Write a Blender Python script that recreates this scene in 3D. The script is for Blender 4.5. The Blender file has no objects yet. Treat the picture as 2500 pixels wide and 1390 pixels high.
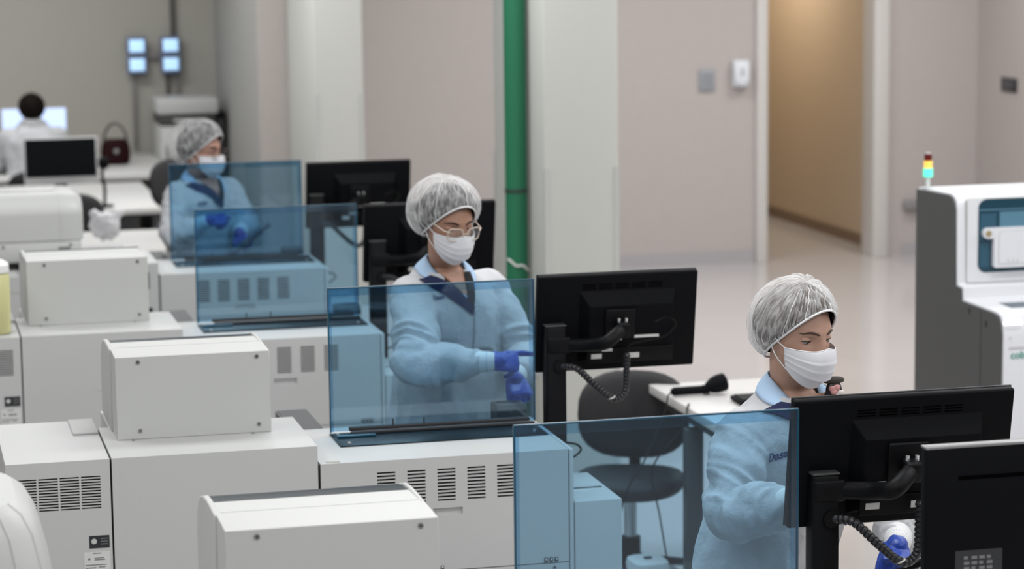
import bpy, bmesh, math, random
import numpy as np
from mathutils import Matrix, Vector, Euler
from mathutils.bvhtree import BVHTree

random.seed(7)
PI = math.pi
scene = bpy.context.scene
COL = scene.collection

# ------------------------------------------------------------------ camera, world, light, exposure
cam_data = bpy.data.cameras.new('camera')
cam = bpy.data.objects.new('camera', cam_data)
COL.objects.link(cam)
cam_data.sensor_width = 36.0
cam_data.lens = 6235.0 / 2500.0 * 36.0
cam_data.clip_end = 200
CR = ((0.970939, 0.045052, -0.235050), (-0.239047, 0.134946, -0.961585), (-0.011602, 0.989828, 0.141794))
cam.matrix_world = Matrix(((CR[0][0], CR[0][1], CR[0][2], 0.0),
                           (CR[1][0], CR[1][1], CR[1][2], 0.0),
                           (CR[2][0], CR[2][1], CR[2][2], 2.57),
                           (0, 0, 0, 1)))
cam_data.dof.use_dof = True
cam_data.dof.focus_distance = 6.55
cam_data.dof.aperture_fstop = 3.6
scene.camera = cam

world = bpy.data.worlds.new('world')
scene.world = world
world.use_nodes = True
world.node_tree.nodes['Background'].inputs[0].default_value = (0.95, 0.97, 1.0, 1)
world.node_tree.nodes['Background'].inputs[1].default_value = 0.13

def area_light(name, loc, sx, sy, power, color=(0.98, 0.99, 1.0)):
    d = bpy.data.lights.new(name, 'AREA')
    d.shape = 'RECTANGLE'; d.size = sx; d.size_y = sy
    d.energy = power; d.color = color
    o = bpy.data.objects.new(name, d); COL.objects.link(o)
    o.location = loc
    return o

for ly in (0.6, 3.2, 5.8, 8.4, 11.0, 13.6, 16.2):
    for lx in (-0.6, 2.0, 4.6, 7.0):
        if ly > 13 and lx < 2.5:
            continue
        area_light('overhead_light', (lx, ly, 3.28), 1.25, 0.6, 36)
for lx in (-1.2, 1.0):  # added lights to brighten the alcove walls, no fixtures known there
    area_light('overhead_light', (lx, 15.5, 3.28), 1.25, 0.6, 34)
    area_light('overhead_light', (lx, 18.6, 3.28), 1.25, 0.6, 34)
area_light('overhead_light', (1.9, 16.4, 3.28), 1.25, 0.6, 34)  # one more added light, lifts the dark wall beside the back pillar
area_light('corridor_lamp', (6.85, 20.0, 2.9), 0.5, 0.5, 27, (1.0, 0.93, 0.80))

vs = scene.view_settings
vs.view_transform = 'Standard'
vs.look = 'None'
vs.exposure = -0.14
vs.gamma = 1.0
vs.use_curve_mapping = False
scene.cycles.transparent_max_bounces = 24
scene.cycles.max_bounces = 5
scene.cycles.diffuse_bounces = 2
scene.cycles.glossy_bounces = 2

# ------------------------------------------------------------------ materials
MATS = {}
def mat(name, color, rough=0.5, metal=0.0, bump=0.0, scale=60.0, var=0.0, spec=0.5, emit=None, estr=1.0, bdist=0.004, coat=0.0, trans=0.0, sub=0.0):
    if name in MATS:
        return MATS[name]
    m = bpy.data.materials.new(name); m.use_nodes = True
    nt = m.node_tree; b = nt.nodes['Principled BSDF']
    b.inputs['Base Color'].default_value = (*color, 1)
    b.inputs['Roughness'].default_value = rough
    b.inputs['Metallic'].default_value = metal
    b.inputs['Specular IOR Level'].default_value = spec
    b.inputs['Coat Weight'].default_value = coat
    if sub:
        b.inputs['Subsurface Weight'].default_value = sub
        b.inputs['Subsurface Radius'].default_value = (0.01, 0.005, 0.003)
        b.inputs['Subsurface Scale'].default_value = 0.5
    if emit:
        b.inputs['Emission Color'].default_value = (*emit, 1)
        b.inputs['Emission Strength'].default_value = estr
    if bump or var:
        tc = nt.nodes.new('ShaderNodeTexCoord')
        nz = nt.nodes.new('ShaderNodeTexNoise')
        nz.inputs['Scale'].default_value = scale; nz.inputs['Detail'].default_value = 4
        nt.links.new(tc.outputs['Object'], nz.inputs['Vector'])
        if bump:
            bp = nt.nodes.new('ShaderNodeBump')
            bp.inputs['Strength'].default_value = bump; bp.inputs['Distance'].default_value = bdist
            nt.links.new(nz.outputs['Fac'], bp.inputs['Height'])
            nt.links.new(bp.outputs['Normal'], b.inputs['Normal'])
        if var:
            n2 = nt.nodes.new('ShaderNodeTexNoise'); n2.inputs['Scale'].default_value = scale * 0.06
            n2.inputs['Detail'].default_value = 3
            nt.links.new(tc.outputs['Object'], n2.inputs['Vector'])
            mr = nt.nodes.new('ShaderNodeMapRange')
            mr.inputs['From Min'].default_value = 0.3; mr.inputs['From Max'].default_value = 0.7
            mr.inputs['To Min'].default_value = 1 - var; mr.inputs['To Max'].default_value = 1 + var
            nt.links.new(n2.outputs['Fac'], mr.inputs['Value'])
            mx = nt.nodes.new('ShaderNodeVectorMath'); mx.operation = 'SCALE'
            mx.inputs[0].default_value = color
            nt.links.new(mr.outputs['Result'], mx.inputs['Scale'])
            nt.links.new(mx.outputs[0], b.inputs['Base Color'])
    MATS[name] = m
    return m

def acrylic(name, tint, gloss=0.05):
    if name in MATS:
        return MATS[name]
    m = bpy.data.materials.new(name); m.use_nodes = True
    nt = m.node_tree; nt.nodes.remove(nt.nodes['Principled BSDF'])
    t = nt.nodes.new('ShaderNodeBsdfTransparent'); t.inputs[0].default_value = (*tint, 1)
    g = nt.nodes.new('ShaderNodeBsdfGlossy'); g.inputs['Roughness'].default_value = 0.03
    g.inputs[0].default_value = (0.9, 0.95, 1, 1)
    mx = nt.nodes.new('ShaderNodeMixShader'); mx.inputs[0].default_value = gloss
    nt.links.new(t.outputs[0], mx.inputs[1]); nt.links.new(g.outputs[0], mx.inputs[2])
    nt.links.new(mx.outputs[0], nt.nodes['Material Output'].inputs[0])
    MATS[name] = m
    return m

def netting():
    if 'hair net fabric' in MATS:
        return MATS['hair net fabric']
    m = bpy.data.materials.new('hair net fabric'); m.use_nodes = True
    nt = m.node_tree; nt.nodes.remove(nt.nodes['Principled BSDF'])
    t = nt.nodes.new('ShaderNodeBsdfTransparent')
    d = nt.nodes.new('ShaderNodeBsdfDiffuse'); d.inputs[0].default_value = (0.9, 0.9, 0.9, 1)
    l = nt.nodes.new('ShaderNodeBsdfTranslucent'); l.inputs[0].default_value = (0.9, 0.9, 0.9, 1)
    m1 = nt.nodes.new('ShaderNodeMixShader'); m1.inputs[0].default_value = 0.35
    nt.links.new(d.outputs[0], m1.inputs[1]); nt.links.new(l.outputs[0], m1.inputs[2])
    uv = nt.nodes.new('ShaderNodeUVMap')
    mp = nt.nodes.new('ShaderNodeMapping'); mp.inputs['Scale'].default_value = (85, 6, 1)
    nt.links.new(uv.outputs[0], mp.inputs[0])
    nz = nt.nodes.new('ShaderNodeTexNoise'); nz.inputs['Scale'].default_value = 1.0; nz.inputs['Detail'].default_value = 5
    nz.inputs['Distortion'].default_value = 0.35
    nt.links.new(mp.outputs[0], nz.inputs['Vector'])
    mr = nt.nodes.new('ShaderNodeMapRange')
    mr.inputs['From Min'].default_value = 0.38; mr.inputs['From Max'].default_value = 0.72
    mr.inputs['To Min'].default_value = 0.12; mr.inputs['To Max'].default_value = 0.70
    nt.links.new(nz.outputs['Fac'], mr.inputs['Value'])
    mx = nt.nodes.new('ShaderNodeMixShader')
    nt.links.new(mr.outputs['Result'], mx.inputs[0])
    nt.links.new(t.outputs[0], mx.inputs[1]); nt.links.new(m1.outputs[0], mx.inputs[2])
    nt.links.new(mx.outputs[0], nt.nodes['Material Output'].inputs[0])
    MATS['hair net fabric'] = m
    return m

M_WHITE = mat('white machine paint', (0.495, 0.50, 0.49), 0.45)
M_HOOD = mat('warm white hood paint', (0.50, 0.505, 0.485), 0.45)
M_CAVITY = mat('dark vent cavity', (0.012, 0.012, 0.013), 0.8)
M_VOID = mat('black recess', (0.0008, 0.0008, 0.001), 0.8, spec=0.02)
M_GAP = mat('dark gasket', (0.02, 0.02, 0.022), 0.7)
M_STEEL = mat('screw steel', (0.35, 0.35, 0.34), 0.35, metal=1.0)
M_DARKGLASS = mat('dark blue smoked glass', (0.006, 0.014, 0.020), 0.30, spec=0.10)
M_BLACK = mat('black monitor plastic', (0.0032, 0.0035, 0.0045), 0.55, spec=0.08)
M_BLACK2 = mat('black powder coated metal', (0.0022, 0.0024, 0.0032), 0.5, spec=0.16)
M_CHARCOAL = mat('charcoal grey plastic', (0.045, 0.046, 0.045), 0.5)
M_LABEL = mat('white sticker paper', (0.62, 0.62, 0.60), 0.6)
M_LABELK = mat('black sticker', (0.02, 0.022, 0.026), 0.45)
M_PRINT = mat('grey label print', (0.16, 0.16, 0.16), 0.6)
M_PANE = acrylic('blue acrylic', (0.615, 0.79, 0.90))
M_RIM = acrylic('blue acrylic rim', (0.75, 0.86, 0.93))
M_EDGE = mat('deep blue acrylic edge', (0.012, 0.07, 0.12), 0.15)
M_WALL = mat('pink beige wall paint', (0.51, 0.462, 0.438), 0.75, scale=200, var=0.012)
M_WALLBACK = mat('olive grey wall paint', (0.42, 0.405, 0.36), 0.75)
M_WALLGREY = mat('grey alcove wall paint', (0.40, 0.395, 0.375), 0.75)
M_PILLAR = mat('pale grey green pillar paint', (0.565, 0.57, 0.53), 0.7)
M_GUARD = mat('grey corner guard', (0.50, 0.505, 0.48), 0.5)
M_CORR = mat('ochre corridor paint', (0.60, 0.48, 0.35), 0.7)
M_TRIM = mat('white door frame paint', (0.68, 0.65, 0.62), 0.5)
M_BASE = mat('grey lilac skirting', (0.44, 0.42, 0.43), 0.4)
M_FLOOR = mat('glossy pale epoxy floor', (0.57, 0.535, 0.525), 0.16, var=0.02, scale=30, coat=0.2)
M_GREEN = mat('green painted pipe', (0.012, 0.16, 0.075), 0.55)
M_COAT = mat('white lab coat cloth', (0.51, 0.515, 0.53), 0.85, bump=0.8, scale=20, bdist=0.012)
M_COLLAR = mat('pale blue collar cloth', (0.42, 0.58, 0.78), 0.85)
M_NAVY = mat('navy placket cloth', (0.008, 0.014, 0.06), 0.85)
M_INK = mat('navy embroidery', (0.02, 0.05, 0.15), 0.8)
M_GLOVE = mat('blue nitrile', (0.012, 0.055, 0.36), 0.38, bump=0.2, scale=160)
M_MASK = mat('white mask fabric', (0.74, 0.74, 0.77), 0.8)
M_CHAIR = mat('black chair upholstery', (0.012, 0.012, 0.014), 0.55)
M_CHROME = mat('chrome', (0.6, 0.6, 0.6), 0.2, metal=1.0)
M_DESK = mat('white laminate desktop', (0.68, 0.67, 0.65), 0.35)
M_LEG = mat('dark grey desk leg', (0.06, 0.062, 0.065), 0.45)

# ------------------------------------------------------------------ mesh helpers
def link_mesh(name, me, m, parent=None, loc=None):
    o = bpy.data.objects.new(name, me)
    COL.objects.link(o)
    if m is not None and not me.materials:
        me.materials.append(m)
    if parent is not None:
        o.parent = parent
    if loc is not None:
        o.location = loc
    return o

def new_mesh(name, verts, faces, smooth=True, angle=0.7):
    me = bpy.data.meshes.new(name)
    me.from_pydata([tuple(map(float, v)) for v in verts], [], [tuple(int(i) for i in f) for f in faces])
    if smooth:
        me.shade_smooth(); me.set_sharp_from_angle(angle=angle)
    me.update()
    return me

CACHE = {}
def shape(name, key, verts, faces, m, parent=None, loc=None, smooth=True, angle=0.7):
    k = (name, key, m.name) if key is not None else None
    me = CACHE.get(k) if k else None
    if me is None:
        me = new_mesh(name, verts, faces, smooth, angle)
        me.materials.append(m)
        if k:
            CACHE[k] = me
    return link_mesh(name, me, None, parent, loc)

def thing(name, label, cat, loc=(0, 0, 0), group=None, rotz=0.0):
    o = bpy.data.objects.new(name, None); COL.objects.link(o)
    o.empty_display_size = 0.05
    o.location = loc; o.rotation_euler = (0, 0, rotz)
    tag(o, label, cat, group)
    return o

def tag(o, label, cat, group=None):
    o['label'] = label; o['category'] = cat
    if group:
        o['group'] = group
    return o

def struct(o, label=None):
    o['kind'] = 'structure'
    if label:
        o['label'] = label
    return o

def box_vf(x0, x1, y0, y1, z0, z1):
    v = [(x0, y0, z0), (x1, y0, z0), (x1, y1, z0), (x0, y1, z0), (x0, y0, z1), (x1, y0, z1), (x1, y1, z1), (x0, y1, z1)]
    f = [(0, 3, 2, 1), (4, 5, 6, 7), (0, 1, 5, 4), (1, 2, 6, 5), (2, 3, 7, 6), (3, 0, 4, 7)]
    return v, f

def box_mesh(name, x0, x1, y0, y1, z0, z1, m, bev=0.0, seg=2):
    k = ('box', name, m.name) + tuple(round(a, 5) for a in (x0, x1, y0, y1, z0, z1, bev)) + (seg,)
    if k in CACHE:
        return CACHE[k]
    v, f = box_vf(x0, x1, y0, y1, z0, z1)
    me = bpy.data.meshes.new(name)
    bm = bmesh.new()
    bv = [bm.verts.new(p) for p in v]
    for q in f:
        bm.faces.new([bv[i] for i in q])
    if bev > 0:
        bmesh.ops.bevel(bm, geom=bm.edges[:], offset=bev, segments=seg, profile=0.5, affect='EDGES', clamp_overlap=True)
    bm.to_mesh(me); bm.free()
    me.shade_smooth(); me.set_sharp_from_angle(angle=0.9)
    me.materials.append(m)
    CACHE[k] = me
    return me

def box(name, x0, x1, y0, y1, z0, z1, m, parent=None, bev=0.0, seg=2):
    """a box centred on its own origin, so alike boxes share one mesh"""
    hx, hy, hz = (x1 - x0) / 2, (y1 - y0) / 2, (z1 - z0) / 2
    me = box_mesh(name, -hx, hx, -hy, hy, -hz, hz, m, bev, seg)
    return link_mesh(name, me, None, parent, ((x0 + x1) / 2, (y0 + y1) / 2, (z0 + z1) / 2))

def extrude_x(name, prof, x0, x1, m, parent=None, bev=0.0, loc=None):
    """prof: closed list of (y, z); extruded from x0 to x1"""
    n = len(prof)
    v = [(x0, y, z) for y, z in prof] + [(x1, y, z) for y, z in prof]
    f = [tuple(range(n)), tuple(range(2 * n - 1, n - 1, -1))]
    f += [(i, i + n, (i + 1) % n + n, (i + 1) % n) for i in range(n)]
    me = new_mesh(name, v, f, True, 0.6)
    bm = bmesh.new(); bm.from_mesh(me); bmesh.ops.recalc_face_normals(bm, faces=bm.faces[:]); bm.to_mesh(me); bm.free()
    me.materials.append(m)
    o = link_mesh(name, me, None, parent, loc)
    if bev:
        bevel(o, bev)
    return o

def bevel(o, w, seg=2):
    md = o.modifiers.new('edge', 'BEVEL'); md.width = w; md.segments = seg
    md.limit_method = 'ANGLE'; md.angle_limit = 0.7
    return o

def cyl_vf(r, h, n=16, axis='z', r2=None):
    r2 = r if r2 is None else r2
    v = []; f = []
    for k, (rr, z) in enumerate(((r, 0), (r2, h))):
        for i in range(n):
            a = 2 * PI * i / n
            p = (rr * math.cos(a), rr * math.sin(a), z)
            v.append(p if axis == 'z' else ((p[0], -p[2], p[1]) if axis == '-y' else (p[2], p[0], p[1])))
    f = [(i, (i + 1) % n, (i + 1) % n + n, i + n) for i in range(n)]
    f += [tuple(range(n - 1, -1, -1)), tuple(range(n, 2 * n))]
    return v, f

def cyl(name, r, h, m, parent, loc, axis='z', n=16, r2=None):
    v, f = cyl_vf(r, h, n, axis, r2)
    return shape(name, (round(r, 5), round(h, 5), axis, n, r2), v, f, m, parent, loc)

def tube_vf(path, radii, n=12, caps=True, flat=1.0, up=None):
    """tapered tube through the points of path, rounded ends"""
    P = [np.array(p, float) for p in path]
    R = list(radii) if hasattr(radii, '__len__') else [radii] * len(P)
    T = []
    for i in range(len(P)):
        a = P[max(i - 1, 0)]; b = P[min(i + 1, len(P) - 1)]
        t = b - a; T.append(t / (np.linalg.norm(t) + 1e-12))
    if up is None:
        up = np.array((0, 0, 1.0)) if abs(T[0][2]) < 0.9 else np.array((1.0, 0, 0))
    u = np.array(up, float)
    rings = []
    for i, (p, t) in enumerate(zip(P, T)):
        u = u - t * (u @ t); u /= np.linalg.norm(u) + 1e-12
        w = np.cross(t, u)
        rings.append((p, t, u.copy(), w, R[i]))
    if caps:
        def cap(r, sgn):
            p, t, uu, w, rad = r
            return [(p + sgn * t * rad * s, t, uu, w, rad * math.sqrt(max(1 - s * s, 0.0))) for s in (0.95, 0.8, 0.5)]
        rings = cap(rings[0], -1) + rings + cap(rings[-1], 1)[::-1]
    v = []; f = []
    for p, t, uu, w, rad in rings:
        for k in range(n):
            a = 2 * PI * k / n
            v.append(p + rad * (math.cos(a) * uu * flat + math.sin(a) * w))
    for i in range(len(rings) - 1):
        for k in range(n):
            f.append((i * n + k, i * n + (k + 1) % n, (i + 1) * n + (k + 1) % n, (i + 1) * n + k))
    f.append(tuple(range(n - 1, -1, -1)))
    L = (len(rings) - 1) * n
    f.append(tuple(range(L, L + n)))
    return v, f

def smooth_path(pts, n=8):
    """Catmull-Rom through pts"""
    P = [np.array(p, float) for p in pts]
    P = [2 * P[0] - P[1]] + P + [2 * P[-1] - P[-2]]
    out = []
    for i in range(1, len(P) - 2):
        for k in range(n):
            t = k / n
            out.append(0.5 * ((2 * P[i]) + (-P[i - 1] + P[i + 1]) * t + (2 * P[i - 1] - 5 * P[i] + 4 * P[i + 1] - P[i + 2]) * t * t + (-P[i - 1] + 3 * P[i] - 3 * P[i + 1] + P[i + 2]) * t ** 3))
    out.append(P[-2])
    return out

def tube(name, path, r, m, parent=None, n=10, loc=None):
    v, f = tube_vf(path, r, n)
    return shape(name, None, v, f, m, parent, loc, angle=1.2)

def join_vf(parts):
    V = []; F = []
    for v, f in parts:
        b = len(V); V += [tuple(p) for p in v]; F += [tuple(i + b for i in q) for q in f]
    return V, F

def rounded_rect(w, h, r, n=5):
    pts = []
    for cx, cy, a0 in ((w / 2 - r, h / 2 - r, 0), (-w / 2 + r, h / 2 - r, PI / 2), (-w / 2 + r, -h / 2 + r, PI), (w / 2 - r, -h / 2 + r, 1.5 * PI)):
        for k in range(n + 1):
            a = a0 + PI / 2 * k / n
            pts.append((cx + r * math.cos(a), cy + r * math.sin(a)))
    return pts

def tray_panel(name, x0, x1, z0, z1, depth, holes, m, parent):
    """a sheet-metal front at y=0 with real openings, its rim folded back by depth"""
    xs = sorted({x0, x1} | {h[0] for h in holes} | {h[1] for h in holes})
    zs = sorted({z0, z1} | {h[2] for h in holes} | {h[3] for h in holes})
    vi = {}; V = []; F = []
    def vid(x, y, z):
        k = (round(x, 5), round(y, 5), round(z, 5))
        if k not in vi:
            vi[k] = len(V); V.append((x, y, z))
        return vi[k]
    def hole(cx, cz):
        return any(a < cx < b and c < cz < d for a, b, c, d in holes)
    for i in range(len(xs) - 1):
        for j in range(len(zs) - 1):
            if hole((xs[i] + xs[i + 1]) / 2, (zs[j] + zs[j + 1]) / 2):
                continue
            F.append((vid(xs[i], 0, zs[j]), vid(xs[i + 1], 0, zs[j]), vid(xs[i + 1], 0, zs[j + 1]), vid(xs[i], 0, zs[j + 1])))
    for i in range(len(xs) - 1):
        F.append((vid(xs[i], 0, z1), vid(xs[i + 1], 0, z1), vid(xs[i + 1], depth, z1), vid(xs[i], depth, z1)))
        F.append((vid(xs[i + 1], 0, z0), vid(xs[i], 0, z0), vid(xs[i], depth, z0), vid(xs[i + 1], depth, z0)))
    for j in range(len(zs) - 1):
        F.append((vid(x0, 0, zs[j + 1]), vid(x0, 0, zs[j]), vid(x0, depth, zs[j]), vid(x0, depth, zs[j + 1]))[::-1])
        F.append((vid(x1, 0, zs[j]), vid(x1, 0, zs[j + 1]), vid(x1, depth, zs[j + 1]), vid(x1, depth, zs[j]))[::-1])
    hd = 0.008
    for a, b, c, d in holes:
        F.append((vid(a, 0, d), vid(b, 0, d), vid(b, hd, d), vid(a, hd, d))[::-1])
        F.append((vid(a, 0, c), vid(b, 0, c), vid(b, hd, c), vid(a, hd, c)))
        F.append((vid(a, 0, c), vid(a, 0, d), vid(a, hd, d), vid(a, hd, c))[::-1])
        F.append((vid(b, 0, c), vid(b, 0, d), vid(b, hd, d), vid(b, hd, c)))
    o = shape(name, ('tray', x0, x1, z0, z1, len(holes)), V, F, m, parent, smooth=False)
    return o

def vent(parent, x0, x1, z0, z1, n, m=None):
    """a louvred opening: dark cavity plate and n-1 slats between n slits; the cavity is the part, the slats its pieces"""
    m = m or M_WHITE
    cav = box('vent', x0, x1, 0.012, 0.016, z0, z1, M_CAVITY, parent)
    p = (z1 - z0) / (n - 0.5)
    for i in range(n - 1):
        zc = z0 + p * (i + 0.75) - (z0 + z1) / 2
        box('slat', -(x1 - x0) / 2, (x1 - x0) / 2, -0.0135, -0.0095, zc - p * 0.22, zc + p * 0.22, m, cav)
    return cav

# smooth numpy noise -------------------------------------------------
def _hash(i, j, k):
    s = np.sin(i * 127.1 + j * 311.7 + k * 74.7) * 43758.5453
    return s - np.floor(s)
def vnoise(P):
    P = np.asarray(P, float); I = np.floor(P); F = P - I; F = F * F * (3 - 2 * F)
    out = np.zeros(len(P))
    for a in (0, 1):
        for b in (0, 1):
            for c in (0, 1):
                w = (F[:, 0] if a else 1 - F[:, 0]) * (F[:, 1] if b else 1 - F[:, 1]) * (F[:, 2] if c else 1 - F[:, 2])
                out += w * _hash(I[:, 0] + a, I[:, 1] + b, I[:, 2] + c)
    return out

def remesh(V, F, voxel, iters=3, lam=0.5):
    me = new_mesh('tmp', V, F, False)
    o = bpy.data.objects.new('tmp', me); COL.objects.link(o)
    md = o.modifiers.new('r', 'REMESH'); md.mode = 'VOXEL'; md.voxel_size = voxel
    dg = bpy.context.evaluated_depsgraph_get()
    out = bpy.data.meshes.new_from_object(o.evaluated_get(dg))
    bpy.data.objects.remove(o); bpy.data.meshes.remove(me)
    n = len(out.vertices); co = np.empty(n * 3); out.vertices.foreach_get('co', co); co = co.reshape(-1, 3)
    ed = np.empty(len(out.edges) * 2, int); out.edges.foreach_get('vertices', ed); ed = ed.reshape(-1, 2)
    deg = np.bincount(ed.ravel(), minlength=n)[:, None]
    for _ in range(iters):
        s = np.zeros_like(co)
        np.add.at(s, ed[:, 0], co[ed[:, 1]]); np.add.at(s, ed[:, 1], co[ed[:, 0]])
        co += lam * (s / np.maximum(deg, 1) - co)
    out.vertices.foreach_set('co', co.ravel()); out.update()
    return out

def mesh_co(me):
    co = np.empty(len(me.vertices) * 3); me.vertices.foreach_get('co', co); return co.reshape(-1, 3)
def mesh_no(me):
    no = np.empty(len(me.vertices) * 3); me.vertices.foreach_get('normal', no); return no.reshape(-1, 3)
def set_co(me, co):
    me.vertices.foreach_set('co', np.asarray(co, float).ravel()); me.update()
def bvh_of(me):
    return BVHTree.FromPolygons([v.co.copy() for v in me.vertices], [tuple(p.vertices) for p in me.polygons])

def text_vf(body, size, extrude=0.0, weight=0.0):
    c = bpy.data.curves.new('tmp', 'FONT'); c.body = body; c.size = size
    c.extrude = extrude; c.offset = weight; c.resolution_u = 4; c.align_x = 'CENTER'
    o = bpy.data.objects.new('tmp', c); COL.objects.link(o)
    dg = bpy.context.evaluated_depsgraph_get()
    me = bpy.data.meshes.new_from_object(o.evaluated_get(dg))
    V = [tuple(v.co) for v in me.vertices]; F = [tuple(p.vertices) for p in me.polygons]
    bpy.data.objects.remove(o); bpy.data.curves.remove(c); bpy.data.meshes.remove(me)
    return V, F

# ================================================================== the setting
def sbox(name, x0, x1, y0, y1, z0, z1, m, bev=0.0):
    return struct(box(name, x0, x1, y0, y1, z0, z1, m, None, bev))

CEIL = 3.32
sbox('floor', -5, 12, -2, 24, -0.1, 0.0, M_FLOOR)
sbox('ceiling', -5, 12, -2, 24, CEIL, CEIL + 0.1, mat('white ceiling', (0.75, 0.75, 0.74), 0.8))
sbox('wall_back', 2.589, 6.29, 18.0, 18.15, 0, CEIL, M_WALL)
sbox('wall_corridor_right', 7.40, 8.10, 18.0, 18.15, 0, CEIL, M_WALL)
sbox('wall_alcove_back', -5, 2.589, 20.54, 20.7, 0, CEIL, M_WALLBACK)
sbox('wall_alcove_side', 2.589, 2.74, 18.151, 20.54, 0, CEIL, M_WALLGREY)
sbox('wall_right', 8.049, 8.2, 8.0, 18.0, 0, CEIL, M_WALL)
sbox('wall_corridor_inner', 7.40, 7.55, 18.151, 22.0, 0, CEIL, M_CORR)
sbox('wall_corridor_left', 6.14, 6.29, 18.151, 22.0, 0, CEIL, M_CORR)
sbox('wall_corridor_end', 6.29, 7.40, 21.1, 21.25, 0, CEIL, M_CORR)
sbox('baseboard_back', 3.12, 6.27, 17.985, 17.999, 0, 0.095, M_BASE)
sbox('baseboard_right', 7.45, 8.04, 17.985, 17.999, 0, 0.095, M_BASE)
sbox('baseboard_corridor', 7.386, 7.399, 18.16, 21.09, 0, 0.085, mat('brown skirting', (0.22, 0.15, 0.10), 0.5))
sbox('trim_1', 6.278, 6.362, 17.96, 18.20, 0, CEIL, M_TRIM, 0.004)
sbox('trim_2', 7.205, 7.325, 17.96, 18.20, 0, CEIL, M_TRIM, 0.004)
sbox('wall_corridor_reveal', 7.326, 7.399, 18.0, 18.15, 0, CEIL, M_WALL)

def pillar(x0, x1, y0, y1, label):
    p = struct(box('pillar', x0, x1, y0, y1, 0, CEIL, M_PILLAR, None, 0.006), label)
    cx, cy, cz = (x0 + x1) / 2, (y0 + y1) / 2, CEIL / 2
    for gx, gy in ((x0, y0), (x1, y0), (x0, y1)):
        sx = 1 if gx == x0 else -1; sy = 1 if gy == y0 else -1
        L = [(-0.003, -0.003), (0.022, -0.003), (0.022, 0.0), (0.0, 0.0), (0.0, 0.022), (-0.003, 0.022)]
        v = [(gx - cx + sx * a, gy - cy + sy * b, z - cz) for z in (0.002, 1.43) for a, b in L]
        n = 6
        f = [tuple(range(n)), tuple(range(2 * n - 1, n - 1, -1))] + [(i, (i + 1) % n, (i + 1) % n + n, i + n) for i in range(n)]
        shape('corner_guard', None, v, f, M_GUARD, p, smooth=False)
    return p
pillar(2.93, 3.282, 11.325, 12.32, 'pale grey square pillar behind the green pipe')
pillar(2.78, 3.10, 16.8, 17.99, 'pale grey pillar against the back wall')

# green pipe on the pillar's left face
g = thing('pipe', 'green painted vertical pipe strapped along the side of the pale pillar', 'pipe', (2.866, 11.62, 0))
cyl('pipe_run', 0.052, CEIL, M_GREEN, g, (0, 0, 0), n=28)
for i, z in enumerate((1.295, 0.62)):
    cyl('strap', 0.0545, 0.018, mat('dark strap', (0.03, 0.05, 0.04), 0.5), g, (0, 0, z), n=28)
v, f = tube_vf([(0.054 * math.sin(a), -0.055 * math.cos(a), 0.975 - 0.05 * (a + 1.1) / 2.4 + 0.006 * math.sin(5 * a)) for a in np.linspace(-1.1, 1.3, 14)], 0.006, 6)
shape('cable_tie', None, v, f, mat('white tie', (0.7, 0.7, 0.68), 0.5), g)

# wall fittings
s = thing('wall_switch', 'grey square switch plate on the pink back wall', 'switch', (5.896, 17.999, 1.373))
box('plate', -0.06, 0.06, -0.018, 0, -0.08, 0.08, mat('grey plate', (0.36, 0.37, 0.40), 0.5), s, 0.006)
for dz in (-0.04, 0.0, 0.04):
    box('rocker', -0.04, 0.04, -0.024, -0.016, dz - 0.014, dz + 0.014, mat('grey rocker', (0.30, 0.31, 0.34), 0.5), s, 0.003)
s = thing('dispenser', 'white soap dispenser with rounded bottom beside the corridor opening', 'dispenser', (6.147, 17.999, 1.415))
prof = [(0, -0.09), (-0.05, -0.105), (-0.085, -0.06), (-0.09, 0.04), (-0.075, 0.1), (0, 0.105)]
extrude_x('dispenser_body', prof, -0.06, 0.06, mat('white dispenser', (0.8, 0.82, 0.86), 0.35), s, 0.012)
box('push_lever', -0.045, 0.045, -0.1, -0.084, -0.085, -0.03, mat('white dispenser lever', (0.7, 0.72, 0.76), 0.35), s, 0.008)
box('sight_window', -0.012, 0.012, -0.094, -0.088, -0.01, 0.05, mat('grey window', (0.5, 0.52, 0.56), 0.3), s, 0.003)
s = thing('door_sign', 'small black door sign on the right wall', 'sign', (8.048, 17.41, 1.317))
box('plate', -0.012, 0, -0.132, 0.132, -0.051, 0.051, mat('black sign', (0.025, 0.026, 0.03), 0.4), s, 0.004)
for zz, w in ((0.018, 0.09), (-0.012, 0.075)):
    box('print_line', -0.0135, -0.0115, -w, w, zz - 0.006, zz + 0.006, mat('sign print', (0.14, 0.14, 0.15), 0.5), s)
s = thing('wall_bumper', 'small grey bumper rail low on the wall behind the large analyser', 'bumper', (7.56, 17.998, 0.387))
box('rail', -0.11, 0.11, -0.06, -0.02, -0.04, 0.04, mat('grey bumper', (0.25, 0.24, 0.235), 0.5), s, 0.012)
box('bracket', -0.02, 0.02, -0.02, 0, -0.025, 0.025, M_GUARD, s, 0.004)

# ================================================================== the rows of analysers
HOODP = [(0, 0), (0, 0.247), (0.10, 0.2495), (0.20, 0.250), (0.262, 0.2492), (0.272, 0.2485), (0.285, 0.232), (0.40, 0.205), (0.45, 0.15), (0.46, 0.08), (0.46, 0)]
WINP = [(0.270, 0.2465), (0.34, 0.2450), (0.38, 0.2385), (0.415, 0.220), (0.44, 0.190), (0.45, 0.15), (0.44, 0.15), (0.405, 0.195), (0.37, 0.215), (0.33, 0.225), (0.270, 0.229)]
CAPP = [(0.14, 0.0), (0.14, 0.2502), (0.20, 0.2525), (0.28, 0.2535), (0.34, 0.2495), (0.39, 0.238), (0.43, 0.215), (0.452, 0.185), (0.465, 0.14), (0.465, 0.0)]

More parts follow.
